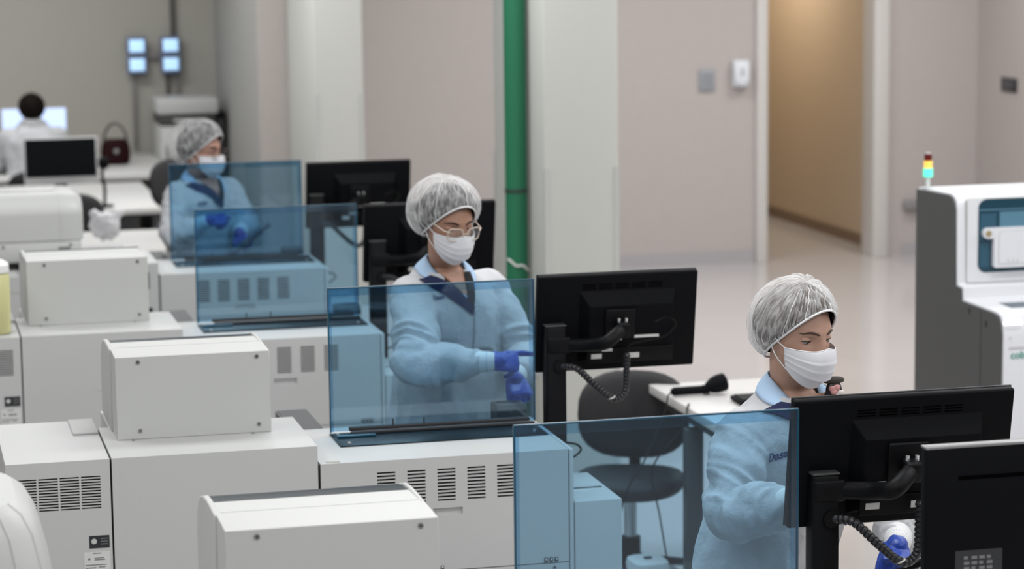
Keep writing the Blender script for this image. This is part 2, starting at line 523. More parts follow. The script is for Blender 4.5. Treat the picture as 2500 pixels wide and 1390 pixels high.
def screw(parent, x, y, z, r=0.006, axis='-y'):
    s = cyl('screw', r, 0.003, M_STEEL, parent, (x, y, z), axis=axis, n=14)
    if axis == '-y':
        box('slot', -r * 0.6, r * 0.6, -0.0036, -0.0026, -r * 0.13, r * 0.13, M_GAP, s)
        box('slot', -r * 0.13, r * 0.13, -0.0036, -0.0026, -r * 0.6, r * 0.6, M_GAP, s)
    return s

def unit_a(x, y, lab, cols=4, stickers=True, z=1.06):
    """left cabinet: x0..x0+0.292"""
    t = thing('vented_cabinet', lab, 'cabinet', (x + 0.282, y, 0), 'vented cabinets at the left of the rows')
    W = 0.292
    holes = [(0.030 + i * 0.0600, 0.030 + i * 0.0600 + 0.0545, 0.9185, 1.0135) for i in range(4)]
    if not cols:
        holes = []
    tray_panel('front_panel', 0, W, 0.05, z, 0.03, holes, M_WHITE, t)
    box('body', 0.0, W, 0.03, 0.60, 0.05, z, M_WHITE, t)
    box('plinth', 0.02, W - 0.02, 0.04, 0.58, 0, 0.05, M_GAP, t)
    box('raised_lid', W - 0.075, W, 0.37, 0.59, z, z + 0.007, M_WHITE, t, 0.002)
    for h in holes:
        vent(t, *h, 12)
    if stickers:
        st = box('sticker', 0.227, 0.284, -0.0012, 0, 0.803, 0.839, M_LABELK, t)
        tri = [(-0.0012, 0)]
        for k in range(3):
            box('print_line', 0.004, 0.024, -0.0012, -0.0005, 0.008 - k * 0.008, 0.0105 - k * 0.008, M_PRINT, st)
        cyl('ring_mark', 0.008, 0.0006, M_GUARD, st, (-0.015, -0.0006, 0.002), axis='-y', n=18)
        box('bar_mark', -0.0035, -0.0015, -0.0018, -0.0011, -0.003, 0.006, M_LABELK, st) if False else None
        lb = box('label', 0.211, 0.285, -0.0010, 0, 0.690, 0.792, M_LABEL, t)
        for k, (w0, w1, zz) in enumerate(((-0.012, 0.012, 0.047), (-0.008, 0.020, 0.033), (-0.008, 0.022, 0.028), (-0.034, 0.026, 0.013), (-0.034, -0.004, 0.005), (0.004, 0.022, 0.006), (-0.034, 0.0, -0.009), (-0.030, -0.004, -0.020), (-0.030, -0.004, -0.028), (0.008, 0.022, -0.022))):
            box('print_line', w0, w1, -0.0010, -0.0004, zz - 0.0012, zz + 0.0012, M_PRINT, lb)
        box('maker_mark', -0.026, -0.020, -0.0010, -0.0004, 0.028, 0.034, M_PRINT, lb)
    return t

def hood_on(t, x0, y0, z0):
    h = extrude_x('hood', HOODP, 0, 0.457, M_HOOD, t, 0.002, (x0, y0, z0))
    extrude_x('hood_window', WINP, 0.012, 0.445, M_DARKGLASS, h)
    extrude_x('end_cap', CAPP, -0.005, 0.010, M_HOOD, h, 0.004)
    extrude_x('end_cap', CAPP, 0.447, 0.4585, M_HOOD, h, 0.004)
    box('seam', 0.011, 0.446, 0.160, 0.1616, 0.2488, 0.2505, M_GUARD, h)
    for sx, sz in ((0.067, 0.231), (0.418, 0.231), (0.068, 0.026), (0.420, 0.026)):
        screw(h, sx, 0.0, sz)
    return h

def unit_b(x, y, lab, hood=True, handle=False, extra=False):
    t = thing('analyzer', lab, 'analyzer', (x + 0.580, y, 0), 'hooded analysers in the rows')
    W = 0.593; z = 1.061
    tray_panel('front_panel', 0, W, 0.05, z, 0.03, [], M_WHITE, t)
    box('body', 0, W, 0.03, 0.46, 0.05, z, M_WHITE, t)
    box('rear_body', 0.03, W - 0.09, 0.46, 0.74, 0.05, z - 0.002, M_WHITE, t)
    box('plinth', 0.02, W - 0.02, 0.05, 0.7, 0, 0.05, M_GAP, t)
    box('gasket', -0.0055, -0.0005, 0.012, 0.45, 0.06, z - 0.006, M_GAP, t)
    if handle:
        box('finger_grip', 0.262, 0.312, -0.001, 0.0, 0.845, 0.863, M_GUARD, t, 0.0)
    if hood:
        hood_on(t, 0.039, 0.25, z)
        screw(t, 0.085, 0.238, z, 0.005, 'z'); screw(t, 0.44, 0.238, z, 0.005, 'z')
    if extra:
        box('cable_slot', 0.545, 0.551, -0.0012, 0, 0.945, 1.02, M_GAP, t)
        box('sticker', 0.538, 0.562, -0.0012, 0, 0.828, 0.86, M_LABELK, t)
    return t

def unit_c(x, y, lab, fine=True):
    t = thing('analyzer_console', lab, 'analyzer', (x + 1.181, y, 0), 'consoles carrying the blue shields')
    W = 0.745; z = 1.006; zs = 0.662
    cols = [0.166 + i * 0.0902 for i in range(5)]
    holes = [(c, c + 0.0545, 0.8735, 0.971) for c in cols]
    holes.append((0.333, 0.421, 0.831, 0.852))
    tray_panel('front_panel', 0, W, zs + 0.0015, z, 0.03, holes, M_WHITE, t)
    tray_panel('lower_panel', 0, W, 0.05, zs - 0.0015, 0.03, [], M_WHITE, t)
    box('body', 0, W, 0.03, 0.52, 0.05, z, M_WHITE, t)
    box('plinth', 0.02, W - 0.02, 0.05, 0.5, 0, 0.05, M_GAP, t)
    box('gasket', -0.006, -0.0005, 0.012, 0.45, 0.06, z - 0.004, M_GAP, t)
    for h in holes[:5]:
        vent(t, *h, 10)
    # finger grip pocket with a sloped bottom
    v, f = box_vf(0.333, 0.421, 0.0075, 0.009, 0.831, 0.852)
    shape('finger_grip', None, v, f, M_WHITE, t, smooth=False)
    box('end_panel', W + 0.003, W + 0.017, 0.0, 0.52, 0.05, z, M_WHITE, t, 0.004)
    box('name_plate', 0.02, 0.06, 0.012, 0.028, z, z + 0.0012, mat('beige plate', (0.36, 0.34, 0.27), 0.4), t)
    # dark smoked lid lying behind the front edge of the top
    lid = box('smoked_lid', 0.098, W - 0.004, 0.218, 0.418, z, z + 0.004, M_DARKGLASS, t, 0.001)
    box('lid_rail', -0.26, 0.32, 0.06, 0.078, 0.002, 0.010, M_GAP, lid, 0.002)
    box('lid_lip', -0.31, -0.19, 0.02, 0.042, 0.002, 0.009, M_EDGE, lid, 0.002)
    for hx, hy in ((-0.30, 0.07), (-0.29, -0.07), (0.0, 0.07), (0.29, -0.05)):
        cyl('lid_screw', 0.005, 0.006, mat('bright screw', (0.7, 0.7, 0.7), 0.3, 0.6), lid, (hx, hy, 0.002), n=10)
    # three small latches and a screw by the seam
    for k in range(3):
        lt = box('latch', 0.668 + k * 0.016, 0.679 + k * 0.016, -0.004, 0, zs + 0.004, zs + 0.018, M_CHARCOAL, t, 0.002)
        cyl('latch_eye', 0.0030, 0.002, M_LABEL, lt, (0, -0.002, 0.002), axis='-y', n=10)
    screw(t, 0.70, 0.0, zs - 0.014, 0.005)
    if fine:
        lt = box('latch', 0.352, 0.362, -0.004, 0, zs + 0.004, zs + 0.016, M_CHARCOAL, t, 0.002)
        cyl('latch_eye', 0.0030, 0.002, M_LABEL, lt, (0, -0.002, 0.002), axis='-y', n=10)
    return t

def unit_d(x, y, lab):
    t = thing('side_box', lab, 'box', (x + 1.945, y, 0), 'low boxes at the right end of the rows')
    box('body', 0, 0.147, 0, 0.385, 0.03, 0.845, M_WHITE, t, 0.004)
    box('plinth', 0.01, 0.137, 0.01, 0.375, 0, 0.03, M_GAP, t)
    box('top_slot', 0.022, 0.132, 0.165, 0.179, 0.8445, 0.8458, M_GAP, t)
    box('label_strip', 0.02, 0.11, 0.13, 0.142, 0.8445, 0.8455, M_LABEL, t)
    return t

def duct(x, y, lab, z=1.0):
    t = thing('charcoal_housing', lab, 'housing', (x + 1.186, y + 0.54, 0), 'charcoal housings beside the hoods')
    prof = [(0.0, 0.86), (0.0, z - 0.055), (0.10, z - 0.035), (0.15, z), (0.36, z), (0.36, 0.86)]
    prof = [(0.0, 0.0), (0.0, z - 0.018), (0.02, z), (0.35, z), (0.35, 0.0)]
    extrude_x('housing_body', prof, 0, 0.098, M_CHARCOAL, t, 0.003)
    box('side_cheek', -0.004, 0, 0.16, 0.35, z - 0.12, z - 0.002, mat('brown grey plastic', (0.11, 0.10, 0.095), 0.5), t)
    box('front_slot', 0.01, 0.088, -0.0012, 0, z - 0.045, z - 0.03, M_GAP, t)
    return t

def shield(x0, x1, y, z0, z1, lab):
    t = thing('acrylic_shield', lab, 'shield', (x0, y, z0), 'blue acrylic shields on the consoles')
    W = x1 - x0; H = z1 - z0
    pane = box('pane', 0.004, W - 0.004, -0.0025, 0.0025, 0.003, H - 0.004, M_PANE, t)
    # bonded rim strips, top and both sides
    box('rim_strip', 0.004, W - 0.004, -0.0075, -0.0028, H - 0.026, H - 0.004, M_RIM, t)
    box('rim_strip', W - 0.018, W - 0.004, -0.0075, -0.0028, 0.003, H - 0.0265, M_RIM, t)
    box('rim_strip', 0.004, 0.012, -0.0075, -0.0028, 0.003, H - 0.0265, M_RIM, t)
    # polished edges
    for nm, a in (('edge', (0, W, -0.0075, 0.0025, H - 0.004, H)), ('edge', (0, 0.004, -0.0075, 0.0025, 0, H - 0.004)), ('edge', (W - 0.004, W, -0.0075, 0.0025, 0, H - 0.004))):
        box('edge', *a, M_EDGE, t, 0.001)
    box('bottom_rail', 0.06, W - 0.02, -0.012, 0.010, 0.003, 0.014, M_GAP, t, 0.002)
    for hx in (0.30, 0.45):
        box('clip', W * hx, W * hx + 0.004, -0.006, -0.003, 0.012, 0.034, M_GAP, t)
    return t

ROWS = [dict(x=0.030, y=4.96, sh=(1.315, 1.983, 5.388)), dict(x=0.0, y=7.20, sh=(1.281, 1.932, 7.62)),
        dict(x=-0.130, y=9.48, sh=(1.148, 1.792, 9.91)), dict(x=-0.018, y=11.40, sh=(1.260, 1.880, 11.83))]
ROWNAME = ['nearest row', 'second row', 'third row', 'farthest row']

LA = ['white vented cabinet at the bottom left edge of the nearest row',
      'white cabinet with four columns of vent slits and a black sticker, bottom left',
      'white vented cabinet under the yellow container',
      None]
LB = ['nearest white analyser with a hood, bottom centre, two screws showing',
      'white analyser with a square hood held by four large screws, second row',
      'white analyser with a hood in the third row, left of the charcoal housing',
      'white analyser at the far left carrying a rounded cover']
LC = ['white console below the nearest blue shield, at the bottom edge',
      'white console with five vents seen partly through the nearest blue shield',
      'white console with vents cut by the left edge of the middle shield',
      'white console with small vents seen through the third shield, farthest back']
LD = ['low white side box below the nearest shield',
      'low white box with a slot in its top, in front of the black chair',
      'low white box right of the third console, beside the standing woman',
      'low white box at the right end of the farthest console']
LS = ['nearest blue tinted acrylic shield, in front of the right hand woman',
      'blue tinted acrylic shield in front of the woman with clear glasses',
      'blue tinted acrylic shield left of the woman with glasses, third from the front',
      'farthest blue tinted acrylic shield, in front of the woman at the back']
LF = ['charcoal housing beside the nearest hood',
      'flat topped charcoal housing behind the long white analyser, left of the middle shield',
      'charcoal housing behind the third row hood, at the left edge of a shield',
      'charcoal housing at the left edge of the farthest shield']
for i, r in enumerate(ROWS):
    x, y = r['x'], r['y']
    if i in (1, 2):
        unit_a(x, y, LA[i])
    unit_b(x, y, LB[i], hood=i < 3, handle=(i == 2), extra=(i == 3))
    unit_c(x, y, LC[i], fine=(i == 1))
    unit_d(x, y, LD[i])
    if i > 0:
        duct(x, y, LF[i])
    shield(r['sh'][0], r['sh'][1], r['sh'][2], 1.012, 1.462, LS[i])

# farthest row: box left of the hooded one, and its rounded cover
x, y = ROWS[3]['x'], ROWS[3]['y']
t = thing('storage_unit', 'white storage unit with a slot behind the third row hood, far left', 'cabinet', (0.0, y, 0))
tray_panel('front_panel', 0, 0.555, 0.05, 1.025, 0.03, [], M_WHITE, t)
box('body', 0, 0.555, 0.03, 0.6, 0.05, 1.025, M_WHITE, t)
box('plinth', 0.02, 0.53, 0.04, 0.58, 0, 0.05, M_GAP, t)
box('slot', 0.40, 0.553, -0.0012, 0.0, 0.957, 0.972, M_GUARD, t)
box('finger_grip', 0.53, 0.5545, -0.0012, 0.0, 0.845, 0.862, M_GUARD, t)

def rounded_cover(name, lab, loc, W, D, H, base_h, label_sq):
    t = thing(name, lab, 'cover', loc)
    n = 10
    prof = [(0.0, 0.0), (0.0, H * 0.55)] + [(D * 0.32 * (1 - math.cos(a)), H * 0.55 + H * 0.45 * math.sin(a)) for a in np.linspace(0.15, PI / 2, n)] + [(D * 0.9, H), (D, H * 0.9), (D, 0)]
    # the right end is drawn in to a rounded shoulder
    V = []; F = []
    xs = [(0, 1.0), (W - 0.10, 1.0), (W - 0.06, 0.995), (W - 0.03, 0.975), (W - 0.01, 0.935), (W, 0.88)]
    m = len(prof)
    for xx, s in xs:
        for (py_, pz_) in prof:
            V.append((xx, D / 2 + (py_ - D / 2) * s, pz_ * s))
    for k in range(len(xs) - 1):
        for j in range(m):
            F.append((k * m + j, (k + 1) * m + j, (k + 1) * m + (j + 1) % m, k * m + (j + 1) % m))
    F.append(tuple(range(m))); F.append(tuple(range(len(V) - 1, len(V) - m - 1, -1)))
    me = new_mesh('cover_shell', V, F, True, 0.6)
    bm = bmesh.new(); bm.from_mesh(me); bmesh.ops.recalc_face_normals(bm, faces=bm.faces[:]); bm.to_mesh(me); bm.free()
    me.materials.append(M_HOOD)
    link_mesh('cover_shell', me, None, t, (0, 0, base_h))
    box('base_plate', 0, W - 0.012, 0.002, D, 0, base_h - 0.003, M_HOOD, t, 0.003)
    box('base_shadow_gap', 0.002, W - 0.014, 0.006, D - 0.01, base_h - 0.003, base_h, M_GAP, t)
    ribp = [(a * 1.004 - 0.001, b * 1.006) for a, b in prof]
    extrude_x('end_band', ribp, W - 0.105, W - 0.098, M_GUARD if False else M_HOOD, t, 0.001, (0, 0, base_h))
    box('top_flap', W * 0.25, W - 0.115, D * 0.38, D * 0.8, base_h + H - 0.003, base_h + H + 0.006, M_HOOD, t, 0.003)
    if label_sq:
        screw(t, W - 0.06, 0.002, base_h - 0.02); screw(t, W - 0.36, 0.002, base_h - 0.02)
        box('grey_label', W - 0.115, W - 0.062, 0.0006, 0.002, base_h - 0.058, base_h - 0.03, mat('grey sticker', (0.16, 0.16, 0.165), 0.5), t)
    return t
rounded_cover('rounded_cover', 'white rounded cover with a grey sticker at the far left, before the desk', (0.20, 11.60, 1.062), 0.645, 0.45, 0.208, 0.094, True)

# the big rounded machine at the bottom left corner
t = thing('rounded_machine', 'large white rounded machine cut off at the bottom left corner', 'machine', (-0.300, 5.02, 0))
def squircle_shell(W, D, z0, z1, top_in):
    V = []; F = []; n = 40
    levels = [(z0, 1.0), (z1 - 0.30, 1.0), (z1 - 0.22, 0.99), (z1 - 0.13, 0.955), (z1 - 0.06, 0.90), (z1 - 0.02, 0.83), (z1, 0.74)]
    for z, s in levels:
        for k in range(n):
            a = 2 * PI * k / n; c, q = math.cos(a), math.sin(a)
            e = 0.42
            V.append((W / 2 + W / 2 * s * math.copysign(abs(c) ** e, c), D / 2 + D / 2 * s * math.copysign(abs(q) ** e, q), z))
    for i in range(len(levels) - 1):
        for k in range(n):
            F.append((i * n + k, i * n + (k + 1) % n, (i + 1) * n + (k + 1) % n, (i + 1) * n + k))
    F.append(tuple(range(n - 1, -1, -1))); F.append(tuple(range((len(levels) - 1) * n, len(levels) * n)))
    return V, F
V, F = squircle_shell(0.60, 0.52, 0.03, 1.415, 0.74)
shape('shell', None, V, F, M_HOOD, t, angle=0.5)
box('plinth', 0.05, 0.55, 0.05, 0.47, 0, 0.03, M_GAP, t)
V, F = squircle_shell(0.50, 0.44, 1.25, 1.432, 0.7)
shape('lid', None, V, F, M_HOOD, t, (0.02, 0.04, 0), angle=0.5)
box('lid_flap', 0.38, 0.46, 0.10, 0.18, 1.41, 1.428, M_HOOD, t, 0.004)
for al in (-0.62, -1.05):
    P = []
    for z, s in ((0.9, 1.0), (1.115, 1.0), (1.195, 0.99), (1.285, 0.955), (1.355, 0.90), (1.395, 0.83), (1.415, 0.74)):
        P.append((0.30 + 0.30 * s * abs(math.cos(al)) ** 0.42, 0.26 - 0.26 * s * abs(math.sin(al)) ** 0.42, z))
    V, F = tube_vf(P, 0.0022, 6)
    shape('seam_bead', None, V, F, M_GUARD, t)

# yellow container on the third row cabinet
t = thing('container', 'yellow liquid container with a white cap at the left edge', 'container', (0.315, ROWS[2]['y'] + 0.14, 1.061))
def lathe_sq(name, rings, m, parent, n=24, e=0.5):
    V = []; F = []
    for z, rx, ry in rings:
        for k in range(n):
            a = 2 * PI * k / n; c, q = math.cos(a), math.sin(a)
            V.append((rx * math.copysign(abs(c) ** e, c), ry * math.copysign(abs(q) ** e, q), z))
    for i in range(len(rings) - 1):
        for k in range(n):
            F.append((i * n + k, i * n + (k + 1) % n, (i + 1) * n + (k + 1) % n, (i + 1) * n + k))
    F.append(tuple(range(n - 1, -1, -1))); F.append(tuple(range((len(rings) - 1) * n, len(rings) * n)))
    return shape(name, None, V, F, m, parent, angle=0.8)
lathe_sq('tank', [(0, 0.098, 0.07), (0.006, 0.104, 0.075), (0.21, 0.106, 0.076), (0.228, 0.10, 0.07)], mat('yellow liquid plastic', (0.62, 0.60, 0.30), 0.35, sub=0.2), t)
lathe_sq('cap', [(0.228, 0.102, 0.072), (0.232, 0.106, 0.076), (0.258, 0.104, 0.074), (0.270, 0.085, 0.06)], mat('white cap plastic', (0.74, 0.74, 0.72), 0.4), t)

# ================================================================== monitors
def ribbed_hose(path, r, pitch=0.012):
    P = smooth_path(path, 10)
    # resample evenly
    d = [0]
    for a, b in zip(P, P[1:]):
        d.append(d[-1] + np.linalg.norm(b - a))
    n = int(d[-1] / pitch * 4)
    ts = np.linspace(0, d[-1], n)
    Q = [np.array([np.interp(s, d, [p[k] for p in P]) for k in range(3)]) for s in ts]
    R = [r * (1.0 if (i % 4) in (0, 1, 2) else 0.72) for i in range(n)]
    return tube_vf(Q, R, 10)

def monitor(lab, X0, X1, Ztop, Ybot, tilt, pole_x, pole_y, pole_top, detail=2, H=0.322, yaw=0.0, hump=(0.26, 0.86)):
    """a monitor seen from behind on a black pole; X0..X1 at its top edge, leaning back by tilt towards -Y"""
    W = X1 - X0
    cx = (X0 + X1) / 2
    zc = Ztop - H * math.cos(tilt) / 2
    yc = Ybot
    t = thing('monitor', lab, 'monitor', (cx, yc, 0), 'black monitors on poles between the rows')
    fr = bpy.data.objects.new('screen_housing', None)
    M = Matrix.Translation((0, 0, zc)) @ Matrix.Rotation(yaw, 4, 'Z') @ Matrix.Rotation(tilt, 4, 'X')
    def put(o):
        o.matrix_local = M @ o.matrix_local
        return o
    def B(nm, x0, x1, y0, y1, z0, z1, m, bev=0.0, parent=None):
        o = box(nm, x0, x1, y0, y1, z0, z1, m, t, bev)
        o.matrix_local = M @ Matrix.Translation(((x0 + x1) / 2, (y0 + y1) / 2, (z0 + z1) / 2))
        return o
    hw, hh = W / 2, H / 2
    hs = B('housing', -hw, hw, 0.0, 0.024, -hh, hh, M_BLACK, 0.006)
    B('bezel', -hw - 0.001, hw + 0.001, 0.024, 0.030, -hh - 0.001, hh + 0.001, mat('grey bezel edge', (0.022, 0.022, 0.024), 0.4, spec=0.3), 0.002)
    B('screen', -hw + 0.012, hw - 0.012, 0.0301, 0.0308, -hh + 0.016, hh - 0.012, mat('screen glass', (0.01, 0.01, 0.012), 0.15), 0)
    # raised back with sloping flanks
    a, b = -hw + hump[0] * W, -hw + hump[1] * W
    zt, zb = hh - 0.055, -hh + 0.03
    dz = 0.042; dx = 0.028
    V = [(a, 0, zb), (b, 0, zb), (b, 0, zt), (a, 0, zt), (a + dx, -0.030, zb + 0.02), (b - dx * 0.5, -0.030, zb + 0.02), (b - dx * 0.5, -0.030, zt - dz), (a + dx, -0.030, zt - dz)]
    F = [(4, 5, 6, 7), (3, 7, 6, 2), (0, 4, 7, 3), (1, 2, 6, 5), (0, 1, 5, 4)]
    put(bevel(shape('back_cover', None, V, F, M_BLACK, t, smooth=False), 0.003))
    # cable bay under it
    B('port_bay', a + 0.02, b - 0.01, -0.036, -0.028, zb + 0.005, zb + 0.055, M_BLACK2, 0.002)
    if detail >= 1:
        lb = [(a + 0.035, a + 0.135, zb + 0.082, zb + 0.089), (a + 0.165, b - 0.06, zb + 0.087, zb + 0.094), (a + 0.035, a + 0.07, zb + 0.022, zb + 0.038), (a + 0.07, a + 0.105, zb + 0.045, zb + 0.054), (a + 0.15, a + 0.195, zb + 0.020, zb + 0.037)]
        for q in lb:
            B('sticker', q[0], q[1], -0.0375, -0.030, q[2], q[3], M_LABEL)
    if detail >= 2:
        for k in range(5):
            for j in range(3):
                B('vent_slot', -0.12 + k * 0.055, -0.075 + k * 0.055, -0.0008, 0.001, hh - 0.034 - j * 0.007, hh - 0.031 - j * 0.007, M_VOID)
    B('mount_plate', -0.05, 0.05, -0.040, -0.029, -0.045, 0.055, M_BLACK2, 0.004)
    B('pivot', -0.02, 0.02, -0.085, -0.038, -0.03, 0.02, M_BLACK2, 0.006)
    for dx_ in (-0.012, 0.012):
        o = cyl('pivot_bolt', 0.005, 0.012, mat('bright bolt', (0.75, 0.75, 0.75), 0.25, 0.8), t, (0, 0, 0), n=10)
        o.matrix_local = M @ Matrix.Translation((dx_, -0.062, 0.02))
    # pole, collar and arm in the thing's own upright frame
    px, py = pole_x - cx, pole_y - yc
    box('pole', px - 0.033, px + 0.033, py - 0.028, py + 0.028, 0.02, pole_top, M_BLACK2, t, 0.006)
    box('pole_cap', px - 0.0345, px + 0.0345, py - 0.0295, py + 0.0295, pole_top, pole_top + 0.006, M_CHARCOAL, t, 0.003)
    box('pole_foot', px - 0.045, px + 0.045, py - 0.04, py + 0.04, 0, 0.02, M_BLACK2, t, 0.006)
    za = zc - 0.052
    box('collar', px - 0.031, px + 0.048, py - 0.031, py + 0.031, za - 0.035, za + 0.018, M_BLACK2, t, 0.006)
    arm = smooth_path([(px + 0.03, py - 0.012, za - 0.01), (px + 0.10, py - 0.05, za - 0.008), (-0.07, -0.115, za + 0.006), (-0.03, -0.10, za + 0.03), (0.0, -0.066, zc - 0.01)], 6)
    v, f = tube_vf(arm, [0.0145] * (len(arm) - 8) + list(np.linspace(0.0145, 0.013, 8)), 12, flat=1.5)
    shape('arm', None, v, f, M_BLACK2, t)
    v, f = tube_vf(smooth_path([(px + 0.030, py, 0.905), (px + 0.070, py - 0.008, 0.897), (px + 0.082, py - 0.014, 0.880), (px + 0.060, py - 0.02, 0.862), (px + 0.025, py - 0.029, 0.850)], 6), 0.0035, 6)
    shape('pole_cable', None, v, f, mat('black cable', (0.006, 0.006, 0.006), 0.6, spec=0.15), t)
    if detail >= 1:
        hose = [(px + 0.02, py - 0.03, za - 0.075), (px + 0.06, py - 0.055, za - 0.082), (px + 0.115, py - 0.07, za - 0.135), (px + 0.175, py - 0.07, za - 0.182), (px + 0.215, py - 0.06, za - 0.165), (px + 0.225, py - 0.05, za - 0.10), (px + 0.228, py - 0.045, za - 0.05)]
        v, f = ribbed_hose(hose, 0.0115)
        shape('cable_wrap', None, v, f, mat('black spiral wrap', (0.02, 0.02, 0.023), 0.35), t)
        o = cyl('grommet', 0.021, 0.008, M_BLACK2, t, (px + 0.012, py - 0.028, za - 0.075), axis='-y', n=18)
        v, f = tube_vf(smooth_path([(px + 0.228, py - 0.045, za - 0.05), (px + 0.235, py - 0.05, za - 0.015), (px + 0.28, py - 0.05, za - 0.005), (px + 0.36, py - 0.03, za + 0.005), (px + 0.40, py - 0.02, za + 0.04), (px + 0.37, py - 0.02, za + 0.065), (px + 0.33, py - 0.02, za + 0.05)], 8), 0.0035, 6)
        shape('cable', None, v, f, mat('black cable', (0.006, 0.006, 0.006), 0.6, spec=0.15), t)
        v, f = tube_vf([(px + 0.168 + 0.012 * math.cos(q), py - 0.07 + 0.012 * math.sin(q), za - 0.178 + 0.004 * math.cos(q)) for q in np.linspace(0, 6.0, 12)], 0.0025, 6)
        shape('cable_tie', None, v, f, M_LABEL, t)
    return t

TILT = 0.17
monitor('large black monitor seen from behind, cut off at the right edge', 2.030, 2.585, 1.447, 5.56, TILT, 2.108, 5.56, 1.266, 2)
monitor('black monitor seen from behind beside the woman with clear glasses', 1.982, 2.512, 1.445, 7.78, TILT, 2.035, 7.77, 1.285, 2)
monitor('black monitor directly behind the head of the woman with clear glasses', 1.851, 2.392, 1.434, 10.07, TILT, 1.900, 10.06, 1.288, 1)
monitor('farthest black monitor, right of the back shield', 1.93, 2.435, 1.428, 12.0, TILT, 1.975, 11.99, 1.275, 1)

# the flat monitor at the lower right corner
t = thing('display', 'flat black display with a thin silver top edge, lower right corner', 'monitor', (2.40, 5.02, 0))
box('housing', -0.26, 0.26, 0.0, 0.03, 1.10, 1.432, M_BLACK, t, 0.004)
box('top_edge', -0.26, 0.26, -0.001, 0.031, 1.428, 1.4335, mat('silver edge', (0.28, 0.28, 0.28), 0.3, 0.5), t, 0.001)
o = box('vent_recess', -0.185, 0.185, -0.0015, 0.0005, 1.357, 1.366, M_VOID, t, 0.004)
v, f = text_vf('CE', 0.012)
for k in range(4):
    for j in range(3):
        box('print_mark', -0.17 + k * 0.018, -0.17 + k * 0.018 + (0.013 if (k + j) % 3 else 0.009), -0.0012, 0, 1.180 - j * 0.012, 1.187 - j * 0.012, M_PRINT, t)
box('rating_label', -0.19, -0.08, -0.0006, 0.0, 1.145, 1.20, M_LABELK, t)
box('stand_neck', -0.04, 0.04, 0.03, 0.06, 0.012, 1.2, M_BLACK2, t, 0.005)
box('stand_base', -0.13, 0.13, -0.06, 0.14, 0, 0.012, M_BLACK2, t, 0.005)

# dark reader boxes at the right end behind each shield
RB = ['dark grey box under the gloved hand behind the middle shield', 'dark grey box behind the third shield, beside the monitor pole', 'dark grey box at the right end behind the farthest shield']
for (bx0, bx1, by), lab in zip(((1.868, 1.985, 7.86), (1.742, 1.845, 10.14), (1.825, 1.921, 12.06)), RB):
    t = thing('dark_box', lab, 'box', (bx0, by, 0), 'dark boxes behind the shields')
    W = bx1 - bx0
    if by < 8:
        W = 0.10
    prof = [(0.0, 0.90), (0.0, 1.0), (0.02, 1.02), (0.10, 1.015), (0.10, 0.90)]
    extrude_x('box_body', prof, 0, W, mat('dark reader plastic', (0.035, 0.034, 0.034), 0.45), t, 0.004)
    box('box_column', W / 2 - 0.03, W / 2 + 0.03, 0.02, 0.08, 0.015, 0.90, M_BLACK2, t, 0.004)
    box('box_foot', W / 2 - 0.05, W / 2 + 0.05, -0.02, 0.12, 0, 0.015, M_BLACK2, t, 0.004)
    box('top_window', 0.015, W - 0.015, 0.03, 0.08, 1.0165, 1.0195, M_DARKGLASS, t)

# ================================================================== large analyser at the right
t = thing('large_analyzer', 'large white and grey analyser with blue window at the right edge', 'analyzer', (4.204, 0, 0))
SIDE = [(10.0, 0.03), (10.0, 1.422), (9.67, 1.431), (9.635, 1.424), (9.612, 1.405), (9.603, 1.375), (9.593, 1.066), (9.535, 1.062), (9.530, 1.012), (9.21, 1.008), (9.17, 1.0), (9.15, 0.975), (9.142, 0.93), (9.142, 0.03)]
M_GSIDE = mat('grey side panel paint', (0.065, 0.065, 0.065), 0.5)
M_CW = mat('bright white analyser plastic', (0.72, 0.73, 0.76), 0.35)
extrude_x('side_panel', SIDE, 0, 0.008, M_GSIDE, t, 0.001)
FRONT = [(a - (0.012 if a < 9.7 else 0), b + (0.008 if b > 0.99 else 0)) for a, b in SIDE]
extrude_x('body_shell', FRONT, 0.0085, 1.5, M_CW, t, 0.003)
box('side_seam', -0.001, 0.0, 9.328, 9.331, 0.05, 1.0, M_GAP, t)
box('plinth', 0.03, 1.47, 9.2, 9.95, 0, 0.03, M_GAP, t)
# window with rounded corners in the upper front
def rr_plate(name, x0, x1, z0, z1, r, y0, y1, m, parent):
    P = rounded_rect(x1 - x0, z1 - z0, r); n = len(P); cx, cz = (x0 + x1) / 2, (z0 + z1) / 2
    V = [(cx + a, y0, cz + b) for a, b in P] + [(cx + a, y1, cz + b) for a, b in P]
    F = [tuple(range(n)), tuple(range(2 * n - 1, n - 1, -1))] + [(i, i + n, (i + 1) % n + n, (i + 1) % n) for i in range(n)]
    me = new_mesh(name, V, F, True, 0.6)
    bm = bmesh.new(); bm.from_mesh(me); bmesh.ops.recalc_face_normals(bm, faces=bm.faces[:]); bm.to_mesh(me); bm.free()
    me.materials.append(m)
    return link_mesh(name, me, None, parent)
fr = rr_plate('front_frame', 0.046, 0.95, 1.078, 1.418, 0.012, 9.574, 9.60, M_CW, t)
rr_plate('frame_gap', 0.043, 0.953, 1.075, 1.421, 0.014, 9.5795, 9.60, M_GUARD, t)
win = rr_plate('window', 0.092, 0.92, 1.118, 1.418, 0.035, 9.5715, 9.59, mat('blue analyser window', (0.015, 0.055, 0.085), 0.08, coat=0.5), t)
for k, (a, b, c, d) in enumerate(((0.092, 0.92, 1.372, 1.377), (0.10, 0.17, 1.25, 1.36), (0.185, 0.40, 1.285, 1.365), (0.10, 0.14, 1.14, 1.24))):
    rr_plate('inner_shape', a, b, c, d, 0.002, 9.5705, 9.5725, mat('blue grey inner part %d' % (k % 2), ((0.10, 0.22, 0.30), (0.035, 0.10, 0.15))[k % 2], 0.2), win)
